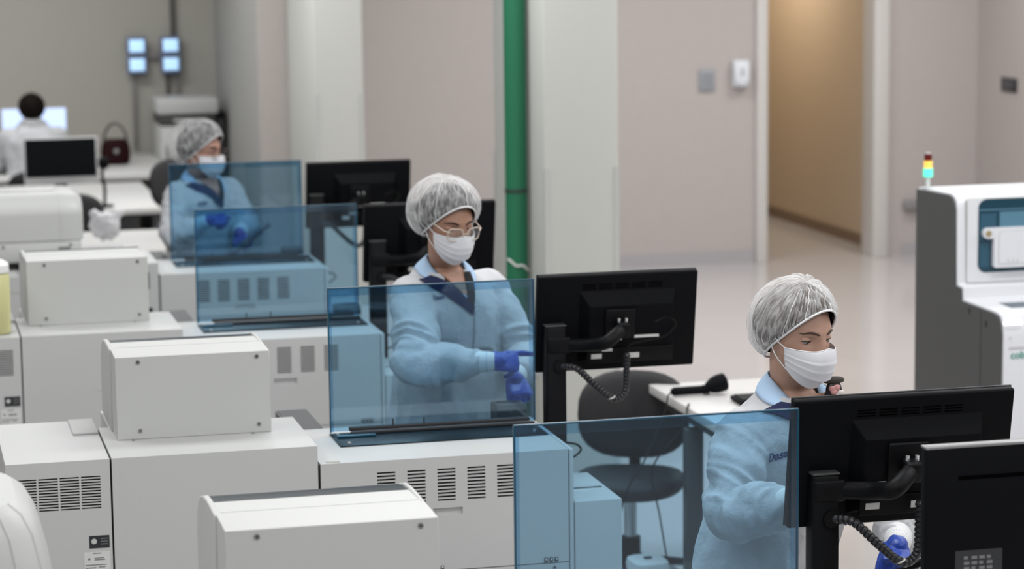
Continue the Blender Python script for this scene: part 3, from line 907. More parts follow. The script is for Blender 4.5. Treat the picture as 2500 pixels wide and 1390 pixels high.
cp = rr_plate('control_plate', 0.152, 0.46, 1.138, 1.302, 0.012, 9.548, 9.572, M_CW, t)
rr_plate('control_lug', 0.106, 0.18, 1.258, 1.302, 0.0215, 9.550, 9.572, M_CW, t)
rr_plate('control_screen_gap', 0.172, 0.32, 1.152, 1.288, 0.010, 9.5470, 9.549, M_GUARD, cp)
rr_plate('control_screen', 0.174, 0.318, 1.154, 1.286, 0.009, 9.5460, 9.548, M_CW, cp)
cyl('lug_button', 0.012, 0.004, mat('brass button', (0.35, 0.27, 0.14), 0.4), t, (0.128, 9.550, 1.280), axis='-y', n=16)
for k in range(3):
    cyl('control_dot', 0.004, 0.002, M_GUARD, cp, (0.215 + k * 0.02, 9.5461, 1.166), axis='-y', n=10)
rr_plate('status_strip', 0.006, 0.085, 0.972, 0.984, 0.004, 9.126, 9.134, mat('white status light', (0.9, 0.9, 0.9), 0.4, emit=(1, 1, 1), estr=1.2), t)
shf = box('shelf_glass', 0.10, 0.95, 9.26, 9.49, 1.0155, 1.0185, mat('grey shelf glass', (0.12, 0.15, 0.18), 0.15), t, 0.001)
v, f = text_vf('cobas', 0.042, 0.0005, 0.0006)
V = [(a + 0.085, 9.1290 - c, b + 0.838) for a, b, c in v]
shape('logo_text', None, V, f, mat('teal logo print', (0.02, 0.28, 0.22), 0.5), t, smooth=False)
box('logo_line', 0.03, 0.17, 9.1285, 9.1300, 0.877, 0.882, mat('pale print', (0.45, 0.45, 0.47), 0.5), t)
cyl('lock_dot', 0.004, 0.002, M_GUARD, t, (0.035, 9.130, 0.92), axis='-y', n=10)
for (yy, zz) in ((9.44, 0.985), (9.28, 0.955)):
    box('side_clip', -0.002, 0.0, yy - 0.006, yy + 0.006, zz - 0.012, zz + 0.012, M_GAP, t)

t = thing('signal_tower', 'signal tower light with red, amber and green lamps on the large analyser', 'light', (4.226, 9.93, 1.43))
cyl('tower_foot', 0.022, 0.006, M_CW, t, (0, 0, 0), n=20)
cyl('tower_pole', 0.009, 0.05, mat('white tower pole', (0.7, 0.72, 0.7), 0.4), t, (0, 0, 0.006), n=16)
cyl('green_lamp', 0.020, 0.036, mat('green lamp', (0.1, 0.7, 0.5), 0.3, emit=(0.12, 0.85, 0.55), estr=1.0), t, (0, 0, 0.050), n=20)
cyl('amber_lamp', 0.018, 0.030, mat('amber lamp', (0.8, 0.5, 0.1), 0.3, emit=(0.95, 0.55, 0.10), estr=0.9), t, (0, 0, 0.087), n=20)
cyl('red_lamp', 0.016, 0.028, mat('red lamp', (0.13, 0.006, 0.006), 0.3), t, (0, 0, 0.118), n=20)
cyl('tower_cap', 0.014, 0.008, mat('clear cap', (0.4, 0.38, 0.37), 0.3), t, (0, 0, 0.146), n=20, r2=0.008)

# ================================================================== desk, chair, bin, scanner at the right
t = thing('desk', 'white desk with dark grey legs behind the right hand woman', 'desk', (2.867, 0, 0))
box('desktop', 0, 0.56, 7.75, 9.478, 0.715, 0.75, M_DESK, t, 0.002)
box('apron', 0.05, 0.51, 7.80, 9.40, 0.66, 0.715, M_LEG, t)
for ly in (8.02, 9.03):
    lg = box('leg', 0.004, 0.070, ly - 0.03, ly + 0.03, 0.04, 0.66, M_LEG, t, 0.006)
for ly in (8.02, 9.03):
    box('foot', 0.004, 0.070, ly - 0.38, ly + 0.50, 0, 0.04, M_LEG, t, 0.006)
    box('leg', 0.44, 0.52, ly - 0.03, ly + 0.03, 0.0, 0.66, M_LEG, t, 0.006)

t = thing('barcode_scanner', 'black barcode scanner lying on the white desk', 'scanner', (2.94, 9.20, 0.75))
v, f = tube_vf(smooth_path([(-0.055, 0, 0.02), (0.0, 0, 0.021), (0.06, 0, 0.022), (0.09, 0.0, 0.03)], 5), [0.017] * 10 + [0.018] * 4 + [0.022, 0.026], 12)
shape('grip', None, v, f, M_BLACK, t)
v, f = tube_vf(smooth_path([(0.075, -0.006, 0.030), (0.105, -0.002, 0.038), (0.145, 0.006, 0.046)], 5), [0.020, 0.022, 0.025, 0.028, 0.031, 0.033, 0.0345, 0.0355, 0.036, 0.036, 0.036], 14, caps=False)
shape('head', None, v, f, M_BLACK, t)
v, f = tube_vf([(0.1455, 0.006, 0.046), (0.148, 0.0063, 0.0465)], 0.029, 14, caps=False)
shape('lens', None, v, f, M_DARKGLASS, t)
box('trigger', 0.06, 0.085, -0.012, 0.012, 0.002, 0.010, M_CHARCOAL, t, 0.003)
v, f = tube_vf(smooth_path([(-0.055, 0, 0.02), (-0.085, -0.02, 0.012), (-0.105, -0.06, -0.01), (-0.13, -0.10, -0.05), (-0.25, -0.24, -0.19), (-0.345, -0.30, -0.31), (-0.40, -0.33, -0.55), (-0.42, -0.36, -0.745)], 8), 0.0032, 6)
shape('cord', None, v, f, mat('black cable', (0.006, 0.006, 0.006), 0.6, spec=0.15), t)
t = thing('keyboard', 'thin black keyboard on the white desk beside the scanner', 'keyboard', (3.06, 8.92, 0.75))
box('case', 0, 0.40, 0, 0.14, 0.004, 0.022, M_BLACK, t, 0.005)
for k in range(18):
    for j in range(4):
        box('key', 0.012 + k * 0.021, 0.029 + k * 0.021, 0.014 + j * 0.030, 0.038 + j * 0.030, 0.022, 0.027, M_BLACK2, t)
cable_t = tag(tube('cable', smooth_path([(2.885, 9.02, 0.755), (2.862, 8.97, 0.75), (2.830, 8.93, 0.68), (2.705, 8.90, 0.545), (2.732, 8.90, 0.36), (2.772, 8.90, 0.12), (2.79, 8.88, 0.006), (2.80, 8.75, 0.006)], 8), 0.0032, mat('black cable', (0.006, 0.006, 0.006), 0.6, spec=0.15)), 'thin black cable hanging from the white desk to the floor', 'cable')

def superpad(rx, ry, rz, e=0.55, n=28, m=14, bend=0.0):
    V = []; F = []
    for i in range(m + 1):
        p = -PI / 2 + PI * i / m
        cz, sz = math.cos(p), math.sin(p)
        for k in range(n):
            a = 2 * PI * k / n
            c, q = math.cos(a), math.sin(a)
            x = rx * abs(cz) ** e * math.copysign(abs(c) ** 0.75, c)
            y = ry * abs(cz) ** e * math.copysign(abs(q) ** 0.75, q)
            z = rz * math.copysign(abs(sz) ** 0.8, sz)
            V.append((x, y, z + bend * x * x))
    for i in range(m):
        for k in range(n):
            F.append((i * n + k, i * n + (k + 1) % n, (i + 1) * n + (k + 1) % n, (i + 1) * n + k))
    return V, F

def office_chair(lab, loc, rotz, seat_z=0.49, back_w=0.21, back_h=0.165, back_z=0.30):
    """seat centred on loc; the back stands on local +Y"""
    t = thing('office_chair', lab, 'chair', loc, 'black office chairs', rotz)
    V, F = superpad(0.212, 0.205, 0.05, bend=0.25)
    shape('seat', 'seat', V, F, M_CHAIR, t, (0, 0, seat_z), angle=1.2)
    V, F = superpad(back_w, back_h, 0.032, e=0.4, bend=0.0)
    V = [(x, -z + 0.9 * x * x * -1 + 0.0, y) for x, y, z in V]
    o = shape('backrest', ('b', back_w, back_h), V, F, M_CHAIR, t, (0, 0.245, seat_z + back_z), angle=1.2)
    o.rotation_euler = (-0.10, 0, 0)
    v, f = tube_vf(smooth_path([(0, 0.10, seat_z - 0.05), (0, 0.24, seat_z - 0.04), (0, 0.262, seat_z + 0.06), (0, 0.262, seat_z + back_z)], 5), 0.024, 10)
    shape('back_bar', ('bb', seat_z, back_z), v, f, M_BLACK2, t)
    cyl('column', 0.026, seat_z - 0.05 - 0.11, M_CHROME, t, (0, 0, 0.11), n=20)
    cyl('hub', 0.04, 0.13, M_BLACK2, t, (0, 0, 0.06), n=20)
    box('under_plate', -0.07, 0.07, -0.05, 0.13, seat_z - 0.062, seat_z - 0.03, M_BLACK2, t, 0.008)
    for k in range(5):
        a = 2 * PI * k / 5 + 0.3
        v, f = tube_vf([(0.03 * math.cos(a), 0.03 * math.sin(a), 0.10), (0.29 * math.cos(a), 0.29 * math.sin(a), 0.065)], [0.02, 0.014], 8)
        lg = shape('base_leg', ('leg', k), v, f, M_BLACK2, t)
        V, F = superpad(0.028, 0.022, 0.028, e=0.8, n=12, m=8)
        shape('castor', 'castor', V, F, M_BLACK2, lg, (0.29 * math.cos(a), 0.29 * math.sin(a), 0.028))
    return t
office_chair('black office chair seen through the nearest shield, facing the camera', (2.735, 9.30, 0), -0.36, seat_z=0.40, back_w=0.222, back_h=0.175, back_z=0.225)
office_chair('black chair behind the farthest woman, its back at her shoulder', (1.82, 15.75, 0), 0.2, seat_z=0.57, back_z=0.38)
office_chair('black chair under the man seated at the bench', (1.04, 18.90, 0), PI, seat_z=0.44, back_h=0.13, back_z=0.24)
office_chair('black chair at the desk behind the white rounded cover', (1.06, 15.62, 0), -0.1, seat_z=0.46, back_z=0.30)

t = thing('waste_bin', 'small white pedal bin on the floor below the black chair', 'bin', (2.63, 8.72, 0))
lathe_sq('bin_body', [(0, 0.055, 0.07), (0.205, 0.066, 0.082)], mat('white bin plastic', (0.66, 0.67, 0.66), 0.4), t)
lathe_sq('bin_lid', [(0.206, 0.069, 0.085), (0.225, 0.071, 0.087), (0.245, 0.066, 0.082), (0.25, 0.055, 0.07)], mat('white bin plastic', (0.66, 0.67, 0.66), 0.4), t)
box('pedal', -0.02, 0.02, -0.10, -0.06, 0.004, 0.016, M_BLACK2, t, 0.003)
box('lid_catch', -0.015, 0.015, -0.01, 0.01, 0.25, 0.256, M_GAP, t, 0.002)

# ================================================================== the alcove at the far left
def table(lab, x0, x1, y0, y1, z, mm=M_DESK, th=0.04, apron=True):
    t = thing('table', lab, 'table', (x0, y0, 0))
    W, D = x1 - x0, y1 - y0
    box('tabletop', 0, W, 0, D, z - th, z, mm, t, 0.006)
    for lx in (0.06, W - 0.06):
        for ly in (0.06, D - 0.06):
            box('leg', lx - 0.03, lx + 0.03, ly - 0.03, ly + 0.03, 0, z - th, M_LEG, t, 0.004)
    if apron:
        box('modesty_panel', 0.09, W - 0.09, D * 0.55, D * 0.55 + 0.02, z - 0.42, z - th, M_LEG, t)
    return t
table('long white bench against the alcove wall with the handbag on it', -2.6, 2.05, 18.75, 20.45, 0.75)
table('white desk carrying the dark screen', -1.6, 1.74, 16.48, 18.2, 0.75)
table('white table carrying the knotted plastic bag', -1.4, 1.56, 14.30, 15.30, 0.75)

# wall screens
t0 = thing('wall_screen_bracket', 'metal conduits and bar carrying the four wall screens', 'bracket', (2.08, 20.53, 0))
M_COND = mat('dark conduit', (0.10, 0.095, 0.09), 0.5)
M_COND2 = mat('grey conduit', (0.24, 0.23, 0.22), 0.5)
box('conduit', 0.155, 0.195, -0.03, 0, 1.66, CEIL, M_COND, t0, 0.004)
box('conduit', -0.165, -0.135, -0.03, 0, 0.80, 1.39, M_COND2, t0, 0.004)
box('conduit', 0.105, 0.135, -0.03, 0, 1.19, 1.40, M_COND, t0, 0.004)
box('conduit', 0.185, 0.21, -0.03, 0, 1.19, 1.40, M_COND2, t0, 0.004)
box('cross_bar', -0.10, 0.13, -0.04, 0, 1.50, 1.56, M_COND2, t0, 0.004)
M_SCR = mat('lit pale blue screen', (0.4, 0.6, 0.8), 0.4, emit=(0.42, 0.66, 0.95), estr=1.0)
M_BLUEFR = mat('slate blue screen frame', (0.16, 0.20, 0.33), 0.5)
SCL = {(0, 0): 'lower left of the four small lit wall screens', (0, 1): 'upper left of the four small lit wall screens', (1, 0): 'lower right of the four small lit wall screens', (1, 1): 'upper right of the four small lit wall screens'}
for ci, sx in enumerate((1.955, 2.222)):
    for ri, sz in enumerate((1.455, 1.605)):
        t = thing('wall_screen', SCL[(ci, ri)], 'screen', (sx, 20.46, sz - 0.072), 'four small lit wall screens')
        box('frame', -0.077, 0.077, -0.03, 0.03, 0, 0.144, M_BLUEFR, t, 0.006)
        box('screen', -0.058, 0.058, -0.0325, -0.028, 0.026, 0.122, M_SCR, t, 0.012)

# printer on a cabinet
t = thing('cabinet', 'white cabinet in the alcove corner below the printer', 'cabinet', (2.055, 19.75, 0))
box('carcass', 0, 0.44, 0, 0.55, 0, 1.02, mat('off white cabinet', (0.55, 0.55, 0.53), 0.5), t, 0.004)
box('door', 0.01, 0.43, -0.018, 0, 0.05, 1.0, mat('off white cabinet', (0.55, 0.55, 0.53), 0.5), t, 0.004)
box('handle', 0.03, 0.045, -0.035, -0.018, 0.75, 0.88, M_STEEL, t, 0.003)
t = thing('printer', 'grey white printer with a dark front slot on the corner cabinet', 'printer', (2.03, 19.74, 1.02))
box('printer_base', 0.02, 0.45, 0, 0.5, 0, 0.085, mat('dark printer slot', (0.05, 0.05, 0.05), 0.5), t, 0.008)
box('printer_body', 0, 0.47, -0.02, 0.52, 0.085, 0.205, mat('printer plastic', (0.5, 0.5, 0.49), 0.5), t, 0.015)
box('paper_tray', 0.12, 0.38, -0.06, 0.0, 0.03, 0.05, mat('printer plastic', (0.5, 0.5, 0.49), 0.5), t, 0.004)
t = thing('equipment_tower', 'dark narrow equipment tower in the alcove corner beside the printer', 'tower', (2.50, 19.9, 0))
box('tower_case', 0, 0.075, 0, 0.5, 0, 1.10, M_BLACK2, t, 0.004)
box('tower_front', 0.005, 0.07, -0.008, 0, 0.3, 1.05, M_CHARCOAL, t, 0.003)

# handbag
t = thing('handbag', 'dark red handbag with looped handles on the alcove bench', 'handbag', (1.685, 19.55, 0.75))
M_BAG = mat('dark red leather', (0.018, 0.003, 0.004), 0.6, spec=0.1)
V, F = superpad(0.118, 0.07, 0.10, e=0.28, n=32, m=16)
V = [(x * (1.0 - 0.12 * (z + 0.1) / 0.2), y * (1.0 - 0.35 * (z + 0.1) / 0.2), z + 0.10) for x, y, z in V]
shape('bag_body', None, V, F, M_BAG, t)
for yy in (-0.03, 0.03):
    v, f = tube_vf([(0.085 * math.cos(a), yy, 0.18 + 0.135 * math.sin(a)) for a in np.linspace(0, PI, 18)], 0.007, 8)
    shape('handle', None, v, f, mat('dark handle', (0.05, 0.04, 0.035), 0.5), t)
cyl('charm', 0.02, 0.004, M_STEEL, t, (0.0, -0.066, 0.11), axis='-y', n=14)

# the dark screen on the middle desk
t = thing('desktop_screen', 'dark desktop screen with a silver bezel on the white desk', 'monitor', (1.092, 16.8, 0.75))
box('bezel', -0.235, 0.242, 0, 0.03, 0.14, 0.445, mat('silver bezel', (0.5, 0.5, 0.5), 0.35), t, 0.006)
box('screen', -0.225, 0.228, -0.003, 0.0, 0.19, 0.437, mat('dark screen glass', (0.004, 0.005, 0.006), 0.4, spec=0.1), t)
box('stand_neck', -0.04, 0.04, 0.03, 0.05, 0.012, 0.3, M_CHARCOAL, t, 0.004)
box('stand_foot', -0.12, 0.12, -0.06, 0.12, 0, 0.012, M_CHARCOAL, t, 0.004)
t = thing('keyboard', 'black keyboard below the dark desktop screen', 'keyboard', (0.82, 16.52, 0.75))
box('case', 0, 0.46, 0, 0.15, 0.003, 0.025, M_BLACK, t, 0.005)
t = thing('handset_stand', 'black handset on a slim stand beside the dark screen', 'handset', (1.35, 16.62, 0.75))
cyl('stand_base', 0.06, 0.015, M_BLACK2, t, (0, 0, 0), n=20)
v, f = tube_vf(smooth_path([(0, 0, 0.01), (0.005, 0, 0.12), (-0.01, -0.01, 0.22), (0.005, -0.03, 0.28)], 5), 0.011, 8)
shape('stand_neck', None, v, f, M_BLACK2, t)
V, F = superpad(0.035, 0.05, 0.04, e=0.6, n=16, m=10)
shape('handset', None, V, F, M_BLACK, t, (0.0, -0.02, 0.29))

# man's two lit screens on the bench
for k, (xa, xb, lab) in enumerate(((0.86, 1.035, 'lit screen left of the seated man\'s head'), (1.14, 1.34, 'lit screen right of the seated man\'s head'))):
    t = thing('lit_screen', lab, 'monitor', ((xa + xb) / 2, 19.85, 0.75), 'two lit screens on the bench')
    w = (xb - xa) / 2
    box('housing', -w - 0.006, w + 0.006, 0.0, 0.03, 0.20, 0.43, mat('pale housing', (0.5, 0.5, 0.52), 0.4), t, 0.004)
    box('screen', -w, w, -0.002, 0.0, 0.21, 0.422, mat('lit lavender screen', (0.5, 0.6, 0.8), 0.4, emit=(0.50, 0.63, 0.95), estr=1.0), t)
    box('neck', -0.02, 0.02, 0.01, 0.03, 0.01, 0.22, M_CHARCOAL, t)
    box('foot', -0.07, 0.07, -0.05, 0.07, 0, 0.01, M_CHARCOAL, t, 0.003)

# knotted plastic bag on the near table
t = thing('plastic_bag', 'white knotted plastic bag on the table behind the hooded analyser', 'bag', (1.185, 14.45, 0.75))
V, F = superpad(0.085, 0.07, 0.085, e=0.8, n=40, m=24)
co = np.array(V); nn = co / np.linalg.norm(co, axis=1)[:, None]
d = (np.abs(vnoise(co * 28 + 3.1) - 0.5) * 2) * 0.035 + vnoise(co * 12 + 9) * 0.03
co = co + nn * (d - 0.03)[:, None]
co[:, 2] += 0.125
lowm = co[:, 2] < 0.07
sh = np.clip((0.09 - co[:, 2]) / 0.09, 0, 1)
co[:, 0] *= 1 - 0.5 * sh; co[:, 1] *= 1 - 0.4 * sh
co[:, 2] = np.maximum(co[:, 2], 0.002)
M_PLASTIC = mat('white plastic film', (0.74, 0.74, 0.76), 0.35, bump=0.5, scale=40)
shape('bag_film', None, [tuple(p) for p in co], F, M_PLASTIC, t, angle=1.0)
for s_ in (-1, 1):
    v, f = tube_vf(smooth_path([(0.01 * s_, 0, 0.14), (0.045 * s_, -0.02, 0.19), (0.075 * s_, 0.0, 0.205), (0.05 * s_, 0.01, 0.16)], 5), [0.018] * 8 + [0.024] * 4 + [0.02, 0.014, 0.01, 0.008], 8)
    shape('knot_ear', None, v, f, M_PLASTIC, t)

# ================================================================== people
def N3(v):
    v = np.array(v, float); return v / (np.linalg.norm(v) + 1e-12)

def loft_vf(rings, n=28, e=1.0):
    """rings: (center, rx, ry, yaw) -> closed loft; e<1 squares the section"""
    V = []; F = []
    for c, rx, ry, yaw in rings:
        S = np.array((math.cos(yaw), math.sin(yaw), 0)); Fd = np.array((math.sin(yaw), -math.cos(yaw), 0))
        for k in range(n):
            a = 2 * PI * k / n; x, y = math.cos(a), math.sin(a)
            V.append(np.array(c, float) + S * rx * math.copysign(abs(x) ** e, x) + Fd * ry * math.copysign(abs(y) ** e, y))
    for i in range(len(rings) - 1):
        for k in range(n):
            F.append((i * n + k, i * n + (k + 1) % n, (i + 1) * n + (k + 1) % n, (i + 1) * n + k))
    F.append(tuple(range(n - 1, -1, -1))); F.append(tuple(range((len(rings) - 1) * n, len(rings) * n)))
    return V, F

def gauss(d, s):
    return np.exp(-(d / s) ** 2)

def head_grid(nu=72, nv=56, mask_on=True):
    """head in its own frame: face towards -Y, chin at -0.118, crown at 0.118"""
    V = []; F = []
    a, b, c = 0.0735, 0.097, 0.118
    th = np.linspace(0, 2 * PI, nu, endpoint=False)
    for j in range(nv + 1):
        ph = -PI / 2 + PI * j / nv
        z = math.sin(ph)
        for t in th:
            x0, y0 = math.sin(t), -math.cos(t)          # t=0 is the face
            front = max(0.0, -y0)
            nexp = 2.0 if z > 0 else 2.0 + 1.5 * front ** 0.7 + 0.15
            r = (max(0.0, 1 - abs(z) ** nexp)) ** (1 / nexp)
            lower = min(max(-z, 0), 1)
            x = a * x0 * r * (1 - 0.27 * lower ** 1.3)
            y = b * y0 * r
            if y > 0:
                y *= 1 - 0.40 * lower ** 0.8
            else:
                y *= (1 - 0.05 * lower)
            V.append((x, y, c * z))
    V = np.array(V)
    X, Y, Z = V[:, 0], V[:, 1], V[:, 2]
    fr = np.clip(-Y / 0.06, 0, 1)
    ax = np.abs(X)
    d = 0.020 * gauss(X, 0.012) * gauss(Z + 0.032, 0.017) + 0.011 * gauss(X, 0.010) * gauss(Z + 0.004, 0.020)
    d -= 0.0105 * gauss(ax - 0.031, 0.016) * gauss(Z - 0.003, 0.0125)
    d += 0.0055 * gauss(Z - 0.026, 0.009) * gauss(ax - 0.028, 0.030)
    d += 0.005 * gauss(ax - 0.044, 0.018) * gauss(Z + 0.030, 0.018)
    d += 0.006 * gauss(X, 0.022) * gauss(Z + 0.100, 0.014)
    d += 0.005 * gauss(X, 0.022) * gauss(Z + 0.068, 0.009)
    V[:, 1] -= d * fr
    for j in range(nv):
        for k in range(nu):
            F.append((j * nu + k, j * nu + (k + 1) % nu, (j + 1) * nu + (k + 1) % nu, (j + 1) * nu + k))
    F.append(tuple(range(nu - 1, -1, -1))); F.append(tuple(range(nv * nu, (nv + 1) * nu)))
    return V, F

HEADV, HEADF = head_grid()
def face_y(x, z):
    m = HEADV[:, 1] < 0
    P = HEADV[m]
    d = (P[:, 0] - x) ** 2 + (P[:, 2] - z) ** 2
    i = np.argsort(d)[:4]; w = 1 / (d[i] + 1e-7)
    return float((P[i, 1] * w).sum() / w.sum())

def xform(M, V):
    V = np.asarray(V, float)
    A = np.array(M)
    return V @ A[:3, :3].T + A[:3, 3]

def person_obj(name, V, F, m, root, smooth=1.2):
    L = np.array(root.location)
    return shape(name, None, [tuple(p) for p in (np.asarray(V, float) - L)], F, m, root, angle=smooth)

def mesh_obj(name, me, m, root):
    L = np.array(root.location)
    set_co(me, mesh_co(me) - L)
    me.materials.clear(); me.materials.append(m)
    me.shade_smooth()
    return link_mesh(name, me, None, root)

def hand_vf(w, d, n, right, curls, thumb, size=1.0):
    """w wrist, d towards the knuckles, n back of the hand; curls = bend in degrees per joint for index..little"""
    d = N3(d); n = np.array(n, float); n = N3(n - d * (n @ d))
    l = np.cross(n, d) if right else np.cross(d, n)      # towards the thumb
    w = np.array(w, float); parts = []
    rings = [(-0.02, 0.026, 0.021), (0.0, 0.027, 0.020), (0.025, 0.034, 0.019), (0.055, 0.040, 0.017), (0.085, 0.041, 0.014), (0.097, 0.034, 0.010)]
    V = []; F = []; k = 18
    for s, rl, rn in rings:
        for q in range(k):
            a = 2 * PI * q / k
            V.append(w + size * (d * s + l * rl * math.cos(a) + n * rn * math.sin(a)))
    for i in range(len(rings) - 1):
        for q in range(k):
            F.append((i * k + q, i * k + (q + 1) % k, (i + 1) * k + (q + 1) % k, (i + 1) * k + q))
    F.append(tuple(range(k - 1, -1, -1))); F.append(tuple(range((len(rings) - 1) * k, len(rings) * k)))
    parts.append((V, F))
    lens = (0.074, 0.082, 0.076, 0.060)
    for i, (off, L) in enumerate(zip((0.030, 0.0105, -0.0095, -0.029), lens)):
        p = w + size * (d * (0.083 - 0.006 * abs(i - 1)) + l * off)
        P = [p - size * d * 0.02, p]; ang = 0.0
        for seg, c in zip((0.46, 0.30, 0.24), curls[i]):
            ang += math.radians(c)
            dd = d * math.cos(ang) - n * math.sin(ang) + l * (0.10 * (1.2 - i)) * math.cos(ang) * 0.7
            p = p + size * L * seg * N3(dd); P.append(p)
        r0 = (0.0098, 0.0100, 0.0096, 0.0086)[i] * size
        parts.append(tube_vf(P, [r0 * 1.05, r0 * 1.08, r0, r0 * 0.92, r0 * 0.82], 10))
    p = w + size * (d * 0.025 + l * 0.026 - n * 0.004)
    t1 = N3(d * thumb[0] + l * thumb[1] - n * thumb[2])
    t2 = N3(d * (thumb[0] + 0.35) + l * thumb[1] * 0.6 - n * thumb[2])
    parts.append(tube_vf([p, p + t1 * 0.036 * size, p + (t1 * 0.036 + t2 * 0.030) * size, p + (t1 * 0.036 + t2 * 0.054) * size], [0.0155 * size, 0.0125 * size, 0.0112 * size, 0.009 * size], 10))
    return join_vf(parts)

def limb(pts, radii, n=16, sub=6):
    P = smooth_path(pts, sub)
    k = np.linspace(0, len(radii) - 1, len(P))
    R = np.interp(k, range(len(radii)), radii)
    return tube_vf(P, list(R), n)

def net_points(scale=1.0, apex=(0.0, 0.055, 0.150), back=0.025, nt=220, ns=26, pleat=1.0, rim_scale=1.0, seed=0.0, c_bulge=0.010):
    """hair-net dome in head coordinates; returns V, F, uv and the rim loop"""
    c0 = np.array((0, 0.012, 0.012)); ap = np.array(apex) - c0
    Rap = np.linalg.norm(ap); apd = ap / Rap
    V = []; UV = []
    for j in range(ns + 1):
        s = j / ns
        for i in range(nt):
            t = 2 * PI * i / nt
            rim = np.array((0.0805 * math.sin(t), -0.006 - 0.093 * math.cos(t), -0.012 + 0.090 * math.cos(t) + 0.011 * math.cos(2 * t) )) * np.array((rim_scale, rim_scale, 1.0)) - c0
            Rr = np.linalg.norm(rim); rd = rim / Rr
            om = math.acos(max(-1, min(1, float(rd @ apd))))
            q = (math.sin((1 - s) * om) * rd + math.sin(s * om) * apd) / max(math.sin(om), 1e-6)
            R = Rr * (1 - s) + Rap * s
            bl = math.sin(PI * min(s * 1.25, 1.0)) ** 0.7 if s * 1.25 < 1 else 0.0
            bk = (1 - math.cos(t)) / 2
            bl2 = math.sin(PI * s) ** 0.6 if 0 < s < 1 else 0.0
            R += (c_bulge + back * bk) * bl2
            w = (1 - s) ** 0.8
            n1 = math.sin(38 * t + 1.7 * math.sin(5 * t + seed) + seed) * 0.0024 * w
            n2 = math.sin(71 * t + 2.3 * math.sin(3 * t) + 9 * s + seed) * 0.0013 * w
            n3 = (math.sin(9 * t + 7 * s + seed) * math.sin(13 * s + 4 * t)) * 0.0030 * bl2
            R += pleat * (n1 + n2 + n3) * min(1.0, s * 12 + 0.15)
            V.append((c0 + q * R) * scale)
            UV.append((i / nt, s))
    F = []
    for j in range(ns):
        for i in range(nt):
            F.append((j * nt + i, j * nt + (i + 1) % nt, (j + 1) * nt + (i + 1) % nt, (j + 1) * nt + i))
    F.append(tuple(range(ns * nt, (ns + 1) * nt)))
    return np.array(V), F, UV, np.array(V[:nt])

def face_mask():
    """pleated mask in head coordinates"""
    nu, nv = 41, 34
    V = []; F = []
    A = math.radians(64)
    for j in range(nv + 1):
        v = j / nv
        for i in range(nu + 1):
            u = -1 + 2 * i / nu
            al = u * A
            zt = -0.013 - 0.009 * abs(u) ** 1.6 + 0.007 * math.exp(-(u / 0.22) ** 2)
            zb = -0.126 + 0.046 * abs(u) ** 1.8
            z = zt + (zb - zt) * v
            yc = -0.1165 - 0.019 * math.sin(PI * min(max((v + 0.08) / 0.9, 0), 1)) ** 0.8 + 0.030 * max(0, v - 0.72) / 0.28
            ys = -0.040 - 0.004 * v
            xs = 0.0735 - 0.012 * v ** 1.5
            f_ = (math.cos(al) - math.cos(A)) / (1 - math.cos(A))
            y = ys + (yc - ys) * f_ ** 0.92
            x = xs * math.sin(al) / math.sin(A)
            # three pleats fanning out towards the sides
            pl = 0.0
            for k, vp in enumerate((0.30, 0.50, 0.70)):
                vv = v - (vp + 0.03 * (k - 1) * u * u)
                pl += 0.0042 * (math.exp(-max(0.0, vv) / 0.05) if vv > 0 else math.exp(vv / 0.008)) * (0.45 + 0.55 * abs(u))
            pl += 0.0012 * math.sin(17 * u + 5 * v) * v * (1 - abs(u))
            y -= pl * f_ ** 0.5
            x *= 1 + 0.6 * pl / 0.07 * 0.5
            V.append((x, y, z))
    for j in range(nv):
        for i in range(nu):
            a = j * (nu + 1) + i
            F.append((a, a + 1, a + nu + 2, a + nu + 1))
    return np.array(V), F

